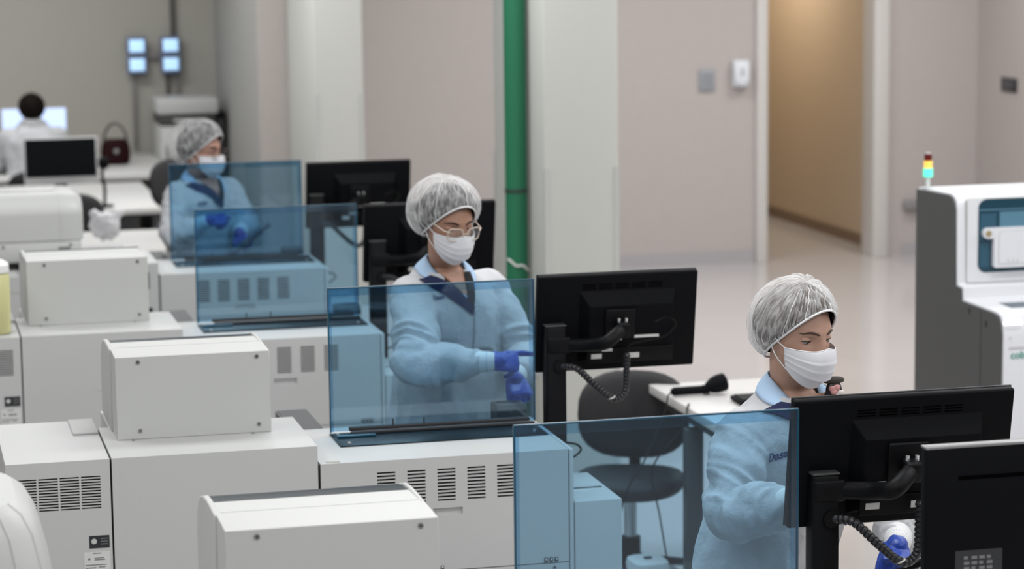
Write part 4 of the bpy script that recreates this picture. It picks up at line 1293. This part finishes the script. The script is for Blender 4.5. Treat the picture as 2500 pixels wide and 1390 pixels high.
def person(lab, loc, c):
    root = thing('person', lab, 'person', loc)
    by = c['yaw']; S = np.array((math.cos(by), math.sin(by), 0)); Fd = np.array((math.sin(by), -math.cos(by), 0)); UP = np.array((0, 0, 1.0))
    nb = np.array(c['neck']); pv = np.array(c['pelvis'])
    shR, elR, wrR = (np.array(c[k]) for k in ('shR', 'elR', 'wrR'))
    shL, elL, wrL = (np.array(c[k]) for k in ('shL', 'elL', 'wrL'))
    hy, hp, hr = c['head_rot']; hc = np.array(c['head'])
    MH = Matrix.Translation(hc) @ Matrix.Rotation(hy, 4, 'Z') @ Matrix.Rotation(hr, 4, 'Y') @ Matrix.Rotation(hp, 4, 'X')
    H = lambda V: xform(MH, V)
    lean = lambda s: pv + (nb - pv) * s
    TH = nb[2] - pv[2]
    # ---- body: one continuous skin surface
    parts = [(H(HEADV), HEADF)]
    hn = H([(0, 0.012, -0.085)])[0]
    parts.append(tube_vf(smooth_path([nb - UP * 0.06, nb + UP * 0.01, hn, H([(0, 0.012, -0.03)])[0]], 4), 0.053, 16))
    rings = [(lean(s), a, b, by) for s, a, b in ((-0.02, 0.13, 0.10), (0.10, 0.155, 0.11), (0.32, 0.13, 0.095), (0.6, 0.145, 0.105), (0.8, 0.15, 0.10), (0.93, 0.11, 0.075), (1.0, 0.058, 0.055))]
    parts.append(loft_vf(rings))
    for sh, el, wr in ((shR, elR, wrR), (shL, elL, wrL)):
        parts.append(tube_vf([lean(0.88), sh], [0.05, 0.052], 12))
        parts.append(limb([sh, el, wr], [0.052, 0.042, 0.038, 0.036, 0.027], 14))
    for sg, kn, an in ((-1, c['knR'], c['anR']), (1, c['knL'], c['anL'])):
        hip = pv + S * 0.085 * sg
        parts.append(limb([hip, kn, an], [0.078, 0.066, 0.050, 0.048, 0.036], 14))
        parts.append(tube_vf([np.array(an), np.array(an) + Fd * 0.12 - UP * 0.035], [0.036, 0.028], 10))
    for sg in (-1, 1):
        ev, ef = superpad(0.006, 0.017, 0.029, e=0.9, n=14, m=10)
        parts.append((H(np.array(ev) + np.array((0.0745 * sg, 0.014, -0.004))), ef))
    V, F = join_vf(parts)
    me = remesh(V, F, 0.0046, 2, 0.4)
    mesh_obj('body', me, c['skin'], root)
    # ---- trousers and shoes
    parts = [loft_vf([(lean(-0.03), 0.15, 0.115, by), (lean(0.12), 0.17, 0.125, by), (lean(0.30), 0.145, 0.11, by)])]
    for sg, kn, an in ((-1, c['knR'], c['anR']), (1, c['knL'], c['anL'])):
        parts.append(limb([pv + S * 0.085 * sg, kn, np.array(an) + UP * 0.02], [0.095, 0.083, 0.068, 0.064, 0.056], 14))
    V, F = join_vf(parts)
    mesh_obj('trousers', remesh(V, F, 0.014, 3), mat('white trousers', (0.72, 0.72, 0.72), 0.85), root)
    for an in (c['anR'], c['anL']):
        a0 = np.array(an) - UP * (np.array(an)[2] - loc[2] - 0.04)
        V, F = tube_vf([a0 - Fd * 0.05, a0, a0 + Fd * 0.10 - UP * 0.004, a0 + Fd * 0.16 - UP * 0.008], [0.036, 0.04, 0.038, 0.03], 14)
        V = [(p[0], p[1], max(p[2], loc[2] + 0.002)) for p in V]
        person_obj('shoe', V, F, mat('white shoe leather', (0.6, 0.6, 0.6), 0.5), root)
    # ---- lab coat
    hem = c.get('hem', 0.52)
    zz = lambda z: lean((z - pv[2]) / TH)
    rings = []
    if hem < pv[2] - 0.02:
        rings += [(np.array((pv[0], pv[1], hem)), 0.245, 0.195, by), (np.array((pv[0], pv[1], hem + 0.15)), 0.232, 0.182, by)]
    k = c.get('bulk', 1.0)
    rings += [(lean(s), a * k, b * k, by) for s, a, b in ((0.02, 0.215, 0.168), (0.22, 0.195, 0.152), (0.42, 0.182, 0.143), (0.62, 0.190, 0.146), (0.78, 0.186, 0.134), (0.88, 0.160, 0.112), (0.95, 0.112, 0.085), (1.0, 0.082, 0.074), (1.03, 0.074, 0.070))]
    parts = [loft_vf(rings, 32)]
    for sh, el, wr in ((shR, elR, wrR), (shL, elL, wrL)):
        parts.append(tube_vf([lean(0.80), sh - UP * 0.012], [0.085, 0.070], 16))
        d = N3(wr - el)
        parts.append(limb([sh - UP * 0.012, sh * 0.45 + el * 0.55, el, el * 0.45 + wr * 0.55, wr - d * 0.045], [0.073, 0.070, 0.068, 0.066, 0.062, 0.054, 0.041], 16, 5))
    V, F = join_vf(parts)
    me = remesh(V, F, 0.0068, 5, 0.5)
    co = mesh_co(me); no = mesh_no(me)
    disp = np.zeros(len(co)); best = np.full(len(co), 1e9)
    segs = [('t', np.array((pv[0], pv[1], hem)), nb - UP * 0.1, 0.16)]
    for sh, el, wr in ((shR, elR, wrR), (shL, elL, wrL)):
        segs += [('u', sh, el, 0.065), ('f', el, wr, 0.055)]
    sd = c.get('seed', 1.0)
    for kind, a, b, r in segs:
        ab = b - a; L = np.linalg.norm(ab); ax = ab / L
        tt = np.clip(((co - a) @ ax) / L, 0, 1)
        rel = co - (a + tt[:, None] * ab)
        dist = np.linalg.norm(rel, axis=1) / r
        u = np.cross(ax, (0, 0, 1.0)) if abs(ax[2]) < 0.95 else np.array((1.0, 0, 0)); u = N3(u); w_ = np.cross(ax, u)
        lx, ly = rel @ u, rel @ w_
        if kind == 't':
            P = np.stack([lx * 17 + sd, ly * 17, co[:, 2] * 2.6], 1)
            P2 = np.stack([lx * 7 + co[:, 2] * 9 + 5, ly * 7 + sd, co[:, 2] * 7 - lx * 6], 1)
            dv = (np.abs(vnoise(P) - 0.5) * -2 + 0.5) * 0.020 + (vnoise(P2) - 0.5) * 0.030
        else:
            s_ = tt * L
            near = np.exp(-((tt - (1.0 if kind == 'u' else 0.0)) / 0.45) ** 2)
            P = np.stack([s_ * 30 + lx * 16 + sd * 3, lx * 9 + 2, ly * 9 + s_ * 8], 1)
            P2 = np.stack([s_ * 13 - ly * 14 + 7, lx * 8 + sd, ly * 8], 1)
            dv = ((np.abs(vnoise(P) - 0.5) * -2 + 0.45) * 0.028 + (vnoise(P2) - 0.5) * 0.038) * (0.6 + 0.7 * near)
        m_ = dist < best
        # blend by inverse distance to avoid seams
        wgt = np.exp(-dist * 3)
        disp = disp + dv * wgt
        best = np.minimum(best, dist)
        if kind == 't':
            tot = wgt.copy()
        else:
            tot = tot + wgt
    disp = disp / np.maximum(tot, 1e-6)
    set_co(me, co + no * disp[:, None])
    bvh = bvh_of(me)
    coat = me
    def onto(s, z, off=0.002):
        dirp = N3(Fd + 0.55 * UP)
        o_ = nb + S * s + UP * z + Fd * (0.085 - 0.2 * z) + dirp * 0.5
        hit = bvh.ray_cast(Vector(o_), Vector(-dirp), 1.5)
        if hit[0] is None:
            q = bvh.find_nearest(Vector(nb + S * s + UP * z + Fd * 0.06))
            return np.array(q[0]) + np.array(q[1]) * off
        p, nn = hit[0], hit[1]
        return np.array(p) + np.array(nn) * off * 0.7 + Fd * off * 0.5
    def patch(name, left, right, m, off=0.003, n=18, w=8):
        A = smooth_path([(a, b, 0) for a, b in left], 8); B_ = smooth_path([(a, b, 0) for a, b in right], 8)
        ia = np.linspace(0, len(A) - 1, n).astype(int); ib = np.linspace(0, len(B_) - 1, n).astype(int)
        V = []; F = []
        for i, j in zip(ia, ib):
            for q in range(w + 1):
                p = A[i] * (1 - q / w) + B_[j] * (q / w)
                V.append(onto(p[0], p[1], off))
        for i in range(n - 1):
            for q in range(w):
                a = i * (w + 1) + q
                F.append((a, a + w + 1, a + w + 2, a + 1))
        o = person_obj(name, V, F, m, root)
        md = o.modifiers.new('thick', 'SOLIDIFY'); md.thickness = 0.0016; md.offset = 0
        return o
    for (nm, le, ri, mm, off) in c.get('patches', ()):
        patch(nm, le, ri, mm, off)
    if c.get('logo'):
        s0, z0, size = c['logo']
        v, f = text_vf('Dasa', size, 0, size * 0.028)
        bm = bmesh.new(); bv = [bm.verts.new(q) for q in v]
        for q in f:
            try:
                bm.faces.new([bv[i] for i in q])
            except ValueError:
                pass
        bmesh.ops.triangulate(bm, faces=bm.faces[:])
        for _ in range(2):
            bmesh.ops.subdivide_edges(bm, edges=[e_ for e_ in bm.edges if e_.calc_length() > 0.004], cuts=1)
            bmesh.ops.triangulate(bm, faces=bm.faces[:])
        bm.verts.index_update(); v = [tuple(q.co) for q in bm.verts]; f = [tuple(w.index for w in q.verts) for q in bm.faces]; bm.free()
        V = [onto(s0 + a, z0 + b, 0.006) for a, b, _ in v]
        person_obj('chest_logo', V, f, M_INK, root)
    if c.get('button'):
        bs, bz = c['button']
        p = onto(bs, bz, 0.004)
        V, F = tube_vf([p, p + Fd * 0.003], 0.0065, 14, caps=False)
        person_obj('button', V, F, mat('pearl button', (0.6, 0.64, 0.7), 0.3), root)
    if c.get('pocket'):
        ps, pz_ = c['pocket']
        patch('pocket', [(ps, pz_), (ps, pz_ - 0.06), (ps, pz_ - 0.12)], [(ps + 0.09, pz_), (ps + 0.09, pz_ - 0.06), (ps + 0.09, pz_ - 0.12)], M_COAT, 0.004)
    bm = bmesh.new(); bm.from_mesh(coat)
    kill = [f_ for f_ in bm.faces if (f_.calc_center_median()[2] > nb[2] - 0.006 and math.hypot(f_.calc_center_median()[0] - nb[0], f_.calc_center_median()[1] - nb[1]) < 0.100 and True) or (f_.calc_center_median()[2] > nb[2] - 0.035 and (np.array(f_.calc_center_median()) - nb) @ Fd > 0.035 and abs((np.array(f_.calc_center_median()) - nb) @ S) < 0.045)]
    bmesh.ops.delete(bm, geom=kill, context='FACES'); bm.to_mesh(coat); bm.free()
    mesh_obj('lab_coat', coat, M_COAT, root)
    # ---- collar: a standing band that drops to the front
    if c.get('collar', True):
        V = []; F = []; nn_ = 44; rows = 5
        op = c.get('collar_drop', 0.085)
        for i in range(nn_ + 1):
            ph = -PI + 2 * PI * (i / nn_) * 0.955 + 0.0225 * 2 * PI     # 0 = back
            fw = ((1 - math.cos(ph)) / 2)
            dirv = -Fd * math.cos(ph) + S * math.sin(ph)
            base = nb + dirv * (0.080 + 0.010 * fw) + Fd * 0.026 * fw ** 2 - UP * (0.012 + op * fw ** 2.2)
            q = bvh.find_nearest(Vector(base))
            base = np.array(q[0]) + np.array(q[1]) * 0.004
            topp = nb + dirv * (0.060 + 0.004 * fw) + Fd * 0.022 * fw ** 2 + UP * (0.044 - (op + 0.012) * fw ** 2.4)
            for j in range(rows + 1):
                s = j / rows
                V.append(base * (1 - s) + topp * s + dirv * 0.006 * math.sin(PI * s))
        for i in range(nn_):
            for j in range(rows):
                a = i * (rows + 1) + j
                F.append((a, a + rows + 1, a + rows + 2, a + 1))
        o = person_obj('collar', V, F, c.get('collar_mat', M_COLLAR), root)
        md = o.modifiers.new('thick', 'SOLIDIFY'); md.thickness = 0.003; md.offset = 0
    # ---- cuffs and gloves
    for side, el, wr, key in ((True, elR, wrR, 'handR'), (False, elL, wrL, 'handL')):
        d = N3(wr - el)
        P = [wr - d * 0.055, wr - d * 0.04, wr - d * 0.02, wr, wr + d * 0.012]
        V, F = tube_vf(P, [0.040, 0.040, 0.036, 0.034, 0.0335], 28)
        V = [p if True else p for p in V]
        person_obj('cuff', V, F, mat('white knit cuff', (0.74, 0.75, 0.75), 0.9, bump=0.3, scale=300), root)
        hcfg = c.get(key)
        if hcfg:
            V, F = hand_vf(wr + d * 0.01, hcfg['d'], hcfg['n'], side, hcfg['curl'], hcfg['thumb'], hcfg.get('size', 1.0))
            parts = [(V, F), tube_vf([wr - d * 0.005, wr + d * 0.02, wr + d * 0.04], [0.0315, 0.0295, 0.027], 20)]
            V, F = join_vf(parts)
            me = remesh(V, F, 0.0024, 3, 0.5)
            co = mesh_co(me); no = mesh_no(me)
            set_co(me, co + no * ((vnoise(co * 75 + sd) - 0.5) * 0.0026)[:, None])
            mesh_obj('glove', me, hcfg.get('mat', M_GLOVE), root)
            V, F = tube_vf([wr + d * (0.004 + 0.0) + 0.0319 * (N3(np.cross(d, UP)) * math.cos(q) + N3(np.cross(N3(np.cross(d, UP)), d)) * math.sin(q)) for q in np.linspace(0, 2 * PI, 30)], 0.0022, 6)
            person_obj('glove_rim', V, F, hcfg.get('mat', M_GLOVE), root)
    # ---- hair and hair net
    if c.get('net', True):
        V, F, _, _ = net_points(0.925, apex=c.get('hair_apex', (0, 0.045, 0.118)), back=0.004, nt=80, ns=14, pleat=0.4, rim_scale=1.0)
        V = V + np.array((0, -0.006, 0.004))
        person_obj('hair', H(V), F, c['hair'], root)
        V, F, UV, rim = net_points(1.0, apex=c.get('apex', (0, 0.050, 0.128)), back=c.get('net_back', 0.026), c_bulge=c.get('bulge', 0.010), seed=sd, pleat=c.get('pleat', 1.0))
        V[:, 1] = np.where(V[:, 1] > 0, V[:, 1] * c.get('net_squash', 1.0), V[:, 1])
        rim = V[:220]
        o = person_obj('hair_net', H(V), F, netting(), root)
        uvl = o.data.uv_layers.new(name='UVMap')
        arr = np.array([UV[i] for i in (l.vertex_index for l in o.data.loops)])
        uvl.data.foreach_set('uv', arr.ravel())
        rl = [tuple(p) for p in H(rim * 1.004)]
        Vr, Fr = tube_vf(rl[::3] + [rl[0], rl[3]], 0.0030, 6)
        person_obj('elastic_band', Vr, Fr, mat('white elastic', (0.78, 0.78, 0.78), 0.8), root)
        # gathered crease lines
        for tq in c.get('creases', (0.9, 1.3, -0.25)):
            i0 = int((tq % (2 * PI)) / (2 * PI) * 220)
            pts = [H([V[j * 220 + (i0 + j // 5) % 220] * 1.006])[0] for j in range(0, 21, 2)]
            Vr, Fr = tube_vf(pts, list(np.linspace(0.0014, 0.0006, len(pts))), 6)
            person_obj('gathered_crease', Vr, Fr, mat('white elastic', (0.78, 0.78, 0.78), 0.8), root)
    else:
        V, F, _, _ = net_points(0.985, apex=(0, 0.03, 0.122), back=0.0, nt=80, ns=14, pleat=0.2, c_bulge=0.002)
        person_obj('hair', H(V), F, c['hair'], root)
    # ---- face
    if c.get('face', True):
        for sg in (-1, 1):
            ex, ez = 0.0315 * sg, 0.0035
            ey = face_y(ex, ez) + 0.0094
            ball, bf = superpad(0.0122, 0.0122, 0.0122, e=1.0, n=20, m=14)
            E0 = np.array((ex, ey, ez))
            person_obj('eye', H(np.array(ball) / np.maximum(np.linalg.norm(ball, axis=1)[:, None], 1e-6) * 0.0142 + E0), bf, mat('eye white', (0.42, 0.39, 0.37), 0.25), root)
            gd = N3((0.10, -1, -0.55))
            u_ = N3(np.cross(gd, (0, 0, 1.0))); w_ = np.cross(u_, gd)
            Vi = [E0 + gd * 0.01435] + [E0 + 0.0144 * N3(gd * math.cos(0.5) + (u_ * math.cos(q) + w_ * math.sin(q)) * math.sin(0.5)) for q in np.linspace(0, 2 * PI, 18, endpoint=False)]
            Fi = [(0, 1 + k, 1 + (k + 1) % 18) for k in range(18)]
            person_obj('iris', H(Vi), Fi, mat('dark brown iris', (0.02, 0.012, 0.008), 0.2), root)
            # lowered upper lid: a spherical shell from the brow down to the lash line
            for nm, lo, hi, rr in (('eyelid', c.get('lid', -0.15), 1.35, 0.0157), ('lower_lid', -1.35, c.get('lid', -0.15) - 0.55, 0.0154)):
                V = []; F = []; nn2 = 16; mm2 = 8
                for j in range(mm2 + 1):
                    el_ = lo + (hi - lo) * j / mm2
                    for k in range(nn2 + 1):
                        az = -1.35 + 2.7 * k / nn2
                        e2 = el_ * (1 - 0.35 * (az / 1.35) ** 2) if nm == 'eyelid' and j == 0 else el_
                        V.append(E0 + rr * np.array((math.sin(az) * math.cos(e2) * 1.12, -math.cos(az) * math.cos(e2), math.sin(e2))))
                for j in range(mm2):
                    for k in range(nn2):
                        a = j * (nn2 + 1) + k
                        F.append((a, a + 1, a + nn2 + 2, a + nn2 + 1))
                person_obj(nm, H(V), F, c['skin'], root)
                if nm == 'eyelid':
                    Vl, Fl = tube_vf(H(V[:nn2 + 1]), 0.0010, 6)
                    person_obj('lashes', Vl, Fl, mat('dark lashes', (0.01, 0.008, 0.007), 0.6), root)
            bp = []
            for q in np.linspace(0, 1, 9):
                bx = (0.013 + 0.041 * q) * sg; bz = 0.0235 + 0.0075 * math.sin(PI * min(q * 1.15, 1) * 0.85) - 0.004 * q
                bp.append((bx, face_y(bx, bz) - 0.0012, bz))
            Vb, Fb = tube_vf(H(bp), [0.0016, 0.0028, 0.0031, 0.0031, 0.0029, 0.0026, 0.0021, 0.0015, 0.0008], 8)
            person_obj('eyebrow', Vb, Fb, c['brow'], root)
    if c.get('mask', True):
        V, F = face_mask()
        o = person_obj('face_mask', H(V), F, M_MASK, root)
        md = o.modifiers.new('thick', 'SOLIDIFY'); md.thickness = 0.0016; md.offset = 0
        nu = 42
        rimt = [V[i] for i in range(nu)]
        Vr, Fr = tube_vf(H(rimt), 0.0015, 6)
        person_obj('mask_hem', Vr, Fr, M_MASK, root)
        for sg, i0, i1 in ((-1, 0, len(V) - nu), (1, nu - 1, len(V) - 1)):
            for p in (V[i0], V[i1]):
                ear = np.array((0.0805 * sg, 0.010, 0.012 if p[2] > -0.05 else -0.02))
                mid = (np.array(p) + ear) / 2 + np.array((0.006 * sg, 0, -0.002))
                Vr, Fr = tube_vf(H(smooth_path([p, mid, ear], 6)), 0.0015, 6)
                person_obj('ear_loop', Vr, Fr, mat('white elastic', (0.78, 0.78, 0.78), 0.8), root)
    if c.get('glasses'):
        mg, dk = c['glasses']
        for sg in (-1, 1):
            loop = rounded_rect(0.050, 0.041, 0.015, 5)
            P = [(0.0335 * sg + a, -0.1230 + 0.006 * (abs(a + 0.0335 * sg) / 0.06) ** 2 * 2.2, -0.004 + b + (0.003 if b > 0 else 0)) for a, b in loop]
            Vr, Fr = tube_vf(H(P + [P[0], P[1]]), 0.0021, 8)
            person_obj('lens_rim', Vr, Fr, mg, root)
            Vl = [tuple(p) for p in H(P)]; Fl = [tuple(range(len(P)))]
            person_obj('lens', Vl, Fl, acrylic('spectacle lens', (0.93, 0.94, 0.93), 0.07), root)
            Vr, Fr = tube_vf(H([(0.0575 * sg, -0.117, 0.008), (0.069 * sg, -0.100, 0.009), (0.079 * sg, -0.03, 0.010), (0.080 * sg, 0.012, 0.012)]), 0.0020, 6)
            person_obj('temple_arm', Vr, Fr, mg, root)
        Vr, Fr = tube_vf(H([(-0.0095, -0.1235, 0.001), (0, -0.1265, 0.004), (0.0095, -0.1235, 0.001)]), 0.0020, 6)
        person_obj('bridge', Vr, Fr, mg, root)
    return root

SK1 = mat('light tan skin', (0.50, 0.295, 0.215), 0.5, var=0.05, scale=200)
SK2 = mat('olive tan skin', (0.40, 0.215, 0.145), 0.5, var=0.05, scale=200)
SK3 = mat('rosy skin', (0.45, 0.24, 0.18), 0.5)
SK4 = mat('dark brown skin', (0.10, 0.055, 0.038), 0.5)
HAIR_D = mat('dark brown hair', (0.018, 0.012, 0.010), 0.55)
HAIR_B = mat('ash brown hair', (0.09, 0.075, 0.066), 0.6)
HAIR_K = mat('black hair', (0.006, 0.004, 0.003), 0.7, spec=0.08)
BROW_D = mat('dark eyebrow', (0.02, 0.012, 0.009), 0.7)
BROW_B = mat('brown eyebrow', (0.09, 0.05, 0.035), 0.7)

PINCH = [(6, 8, 6), (70, 22, 14), (78, 28, 18), (80, 40, 25)]
CUP = [(52, 58, 30), (55, 60, 32), (58, 62, 34), (60, 62, 34)]
FIST = [(70, 85, 45), (72, 85, 45), (74, 85, 45), (76, 85, 45)]
RELAX = [(30, 38, 22), (36, 42, 24), (42, 46, 26), (48, 48, 28)]
POINT = [(6, 8, 6), (62, 60, 35), (70, 64, 38), (72, 66, 38)]

def neckline(sc=1.0, flip=1):
    f = lambda L: [(a * sc * flip, b * sc) for a, b in L]
    return [('neckline_skin', f([(-0.055, 0.0), (-0.022, -0.045), (0.022, -0.088)]), f([(0.040, 0.0), (0.036, -0.04), (0.026, -0.088)]), None, 0.0050),
            ('placket', f([(-0.128, -0.010), (-0.074, -0.064), (0.040, -0.150)]), f([(-0.084, 0.000), (-0.030, -0.045), (0.050, -0.126)]), M_NAVY, 0.0070),
            ('inner_lapel', f([(0.040, 0.004), (0.036, -0.035), (0.022, -0.100)]), f([(0.066, 0.004), (0.066, -0.035), (0.046, -0.125)]), mat('black lapel cloth', (0.008, 0.009, 0.012), 0.85), 0.0075)]
def with_skin(L, sk):
    return [(a, b, c_, sk if d is None else d, e) for a, b, c_, d, e in L]

# woman with clear glasses in the middle
person('woman in lab coat and hair net wearing clear glasses, pointing at a screen', (1.83, 8.40, 0), dict(
    yaw=0.26, seed=1.3, neck=(1.805, 8.34, 1.408), pelvis=(1.83, 8.42, 0.86), head=(1.804, 8.262, 1.578), head_rot=(0.27, 0.30, 0.0),
    shR=(1.682, 8.285, 1.325), elR=(1.655, 8.055, 1.135), wrR=(1.862, 7.985, 1.142),
    shL=(1.975, 8.435, 1.315), elL=(2.085, 8.37, 1.09), wrL=(2.000, 8.14, 1.062),
    knR=(1.75, 8.40, 0.46), anR=(1.75, 8.42, 0.08), knL=(1.92, 8.42, 0.46), anL=(1.92, 8.44, 0.08),
    skin=SK2, hair=HAIR_D, brow=BROW_D, glasses=(mat('clear beige spectacle frame', (0.62, 0.52, 0.44), 0.25), 0),
    patches=with_skin(neckline(), SK2), logo=(-0.079, -0.088, 0.021), button=(0.042, -0.118), pocket=(0.05, -0.13),
    handR=dict(d=(0.97, -0.12, -0.02), n=(-0.05, -0.75, 0.65), curl=PINCH, thumb=(0.5, 0.1, 0.9)),
    handL=dict(d=(0.02, -0.72, -0.45), n=(0.1, -0.50, 0.80), curl=CUP, thumb=(0.9, 0.15, 0.5)),
    creases=(5.2, 4.75, 0.12)))

# woman at the right, behind the large monitor
W1 = person('woman in a white lab coat with hair net and mask at the right, looking down', (2.20, 6.20, 0), dict(
    yaw=0.38, seed=4.1, neck=(2.240, 6.14, 1.358), pelvis=(2.20, 6.22, 0.84), head=(2.240, 6.094, 1.516), head_rot=(0.36, 0.20, 0.0),
    shR=(2.098, 6.10, 1.265), elR=(2.012, 5.965, 1.075), wrR=(2.135, 5.78, 1.150),
    shL=(2.385, 6.205, 1.262), elL=(2.53, 6.10, 1.00), wrL=(2.448, 5.92, 0.990),
    knR=(2.12, 6.20, 0.45), anR=(2.12, 6.22, 0.08), knL=(2.28, 6.22, 0.45), anL=(2.28, 6.24, 0.08),
    skin=SK1, hair=HAIR_B, brow=BROW_B, apex=(0.0, -0.005, 0.136), net_back=0.008, bulge=0.006, net_squash=0.80, lid=0.06, pleat=1.9,
    patches=with_skin(neckline(), SK1), logo=(-0.122, -0.137, 0.0255),
    handR=dict(d=(0.75, -0.4, 0.1), n=(0.1, -0.2, 0.95), curl=RELAX, thumb=(0.6, 0.5, 0.5)),
    handL=dict(d=(-0.35, -0.80, -0.30), n=(0.1, -0.45, 0.88), curl=CUP, thumb=(0.9, 0.2, 0.5)),
    creases=(5.0, 5.6, 0.2)))

# woman behind the farthest shield
person('woman in a white lab coat and hair net behind the farthest shield, head turned right', (1.50, 12.45, 0), dict(
    yaw=0.45, seed=7.7, neck=(1.478, 12.42, 1.338), pelvis=(1.49, 12.47, 0.84), head=(1.478, 12.36, 1.482), head_rot=(0.85, 0.16, 0.0),
    shR=(1.362, 12.36, 1.262), elR=(1.312, 12.22, 1.075), wrR=(1.452, 12.12, 1.150),
    shL=(1.615, 12.48, 1.268), elL=(1.690, 12.42, 1.09), wrL=(1.640, 12.23, 1.085),
    knR=(1.42, 12.45, 0.45), anR=(1.42, 12.47, 0.08), knL=(1.58, 12.47, 0.45), anL=(1.58, 12.49, 0.08),
    skin=SK3, hair=HAIR_D, brow=BROW_D, glasses=(mat('dark spectacle frame', (0.05, 0.02, 0.02), 0.3), 0),
    patches=with_skin(neckline(), SK3), logo=(-0.075, -0.125, 0.022),
    handR=dict(d=(0.95, -0.25, 0.15), n=(0.0, -0.6, 0.8), curl=FIST, thumb=(0.7, 0.3, 0.4)),
    handL=dict(d=(0.2, -0.8, -0.5), n=(0.3, -0.3, 0.9), curl=FIST, thumb=(0.7, 0.3, 0.4))))

# man seated at the bench, back to the camera
person('man in a white coat seated with his back to the camera at the far left', (1.04, 19.0, 0), dict(
    yaw=PI, seed=2.2, collar=True, collar_mat=M_COAT, neck=(1.04, 19.02, 1.125), pelvis=(1.04, 18.93, 0.55), head=(1.04, 19.05, 1.225), head_rot=(PI, 0.25, 0), bulk=1.12,
    shR=(1.225, 19.02, 1.035), elR=(1.30, 19.16, 0.82), wrR=(1.20, 19.38, 0.80),
    shL=(0.855, 19.02, 1.035), elL=(0.775, 19.12, 0.82), wrL=(0.86, 19.36, 0.80),
    knR=(1.13, 19.38, 0.50), anR=(1.13, 19.40, 0.08), knL=(0.95, 19.38, 0.50), anL=(0.95, 19.40, 0.08),
    skin=SK4, hair=HAIR_K, brow=BROW_D, net=False, mask=False, face=True, hem=0.60,
    handR=dict(d=(-0.3, 0.9, 0), n=(0, 0, 1.0), curl=RELAX, thumb=(0.6, 0.5, 0.5), mat=SK4),
    handL=dict(d=(0.3, 0.9, 0), n=(0, 0, 1.0), curl=RELAX, thumb=(0.6, 0.5, 0.5), mat=SK4)))

# flower brooch on the right hand woman's shoulder
Lb = Vector((2.325, 6.055, 1.362))
t = thing('brooch', 'dark clip with a pink and white flower on the right hand woman\'s shoulder', 'brooch', Lb)
V, F = superpad(0.022, 0.010, 0.034, e=0.8, n=18, m=12)
shape('clip', None, [(x, y, z - 0.005) for x, y, z in V], F, mat('dark clip', (0.012, 0.010, 0.010), 0.4), t)
V, F = superpad(0.030, 0.012, 0.009, e=0.6, n=18, m=8)
shape('strap', None, [(x - 0.002, y, z + 0.030) for x, y, z in V], F, mat('olive strap', (0.045, 0.040, 0.030), 0.6), t)
for k, (dx, dz, cc) in enumerate(((-0.008, 0.010, 0), (0.004, 0.012, 0), (-0.004, 0.002, 0), (0.008, -0.010, 1), (-0.006, -0.014, 1), (0.002, -0.022, 1), (0.014, -0.002, 1))):
    V, F = superpad(0.0100, 0.005, 0.0075, e=0.8, n=12, m=8)
    shape('petal', None, [(x + dx, y - 0.012, z + dz) for x, y, z in V], F, mat(('pink petal', 'white petal')[cc], ((0.62, 0.30, 0.28), (0.72, 0.66, 0.62))[cc], 0.6), t)
v, f = tube_vf([(0.012, -0.004, -0.03), (0.022, -0.004, -0.05)], [0.006, 0.003], 8)
shape('clip_tail', None, v, f, mat('dark clip', (0.012, 0.010, 0.010), 0.4), t)

# grey tablet held by the farthest woman
t = thing('tablet', 'grey tablet held slanting by the farthest woman', 'tablet', (1.66, 12.13, 1.053))
o = box('tablet_case', -0.135, 0.135, -0.008, 0.008, -0.018, 0.018, mat('grey tablet', (0.13, 0.14, 0.15), 0.4), t, 0.005)
o.rotation_euler = (0, -0.65, 0)
o = box('tablet_edge', -0.13, 0.13, -0.012, -0.008, 0.004, 0.010, mat('pale tablet edge', (0.3, 0.31, 0.32), 0.4), t, 0.001)
o.rotation_euler = (0, -0.65, 0); o.location = (-0.005, -0.010, 0.007)

# black hand tool under the large monitor
t = thing('hand_tool', 'black hand tool in the blue gloved hand under the large monitor', 'tool', (2.445, 5.80, 0.970))
v, f = tube_vf(smooth_path([(-0.09, -0.01, -0.03), (-0.03, -0.015, -0.012), (0.03, -0.015, 0.004), (0.07, -0.01, 0.012)], 5), [0.006] * 6 + [0.010] * 6 + [0.012] * 4, 10)
shape('tool_body', None, v, f, M_BLACK, t)
cyl('tool_button', 0.006, 0.02, M_CHARCOAL, t, (0.068, -0.01, 0.012), n=12)
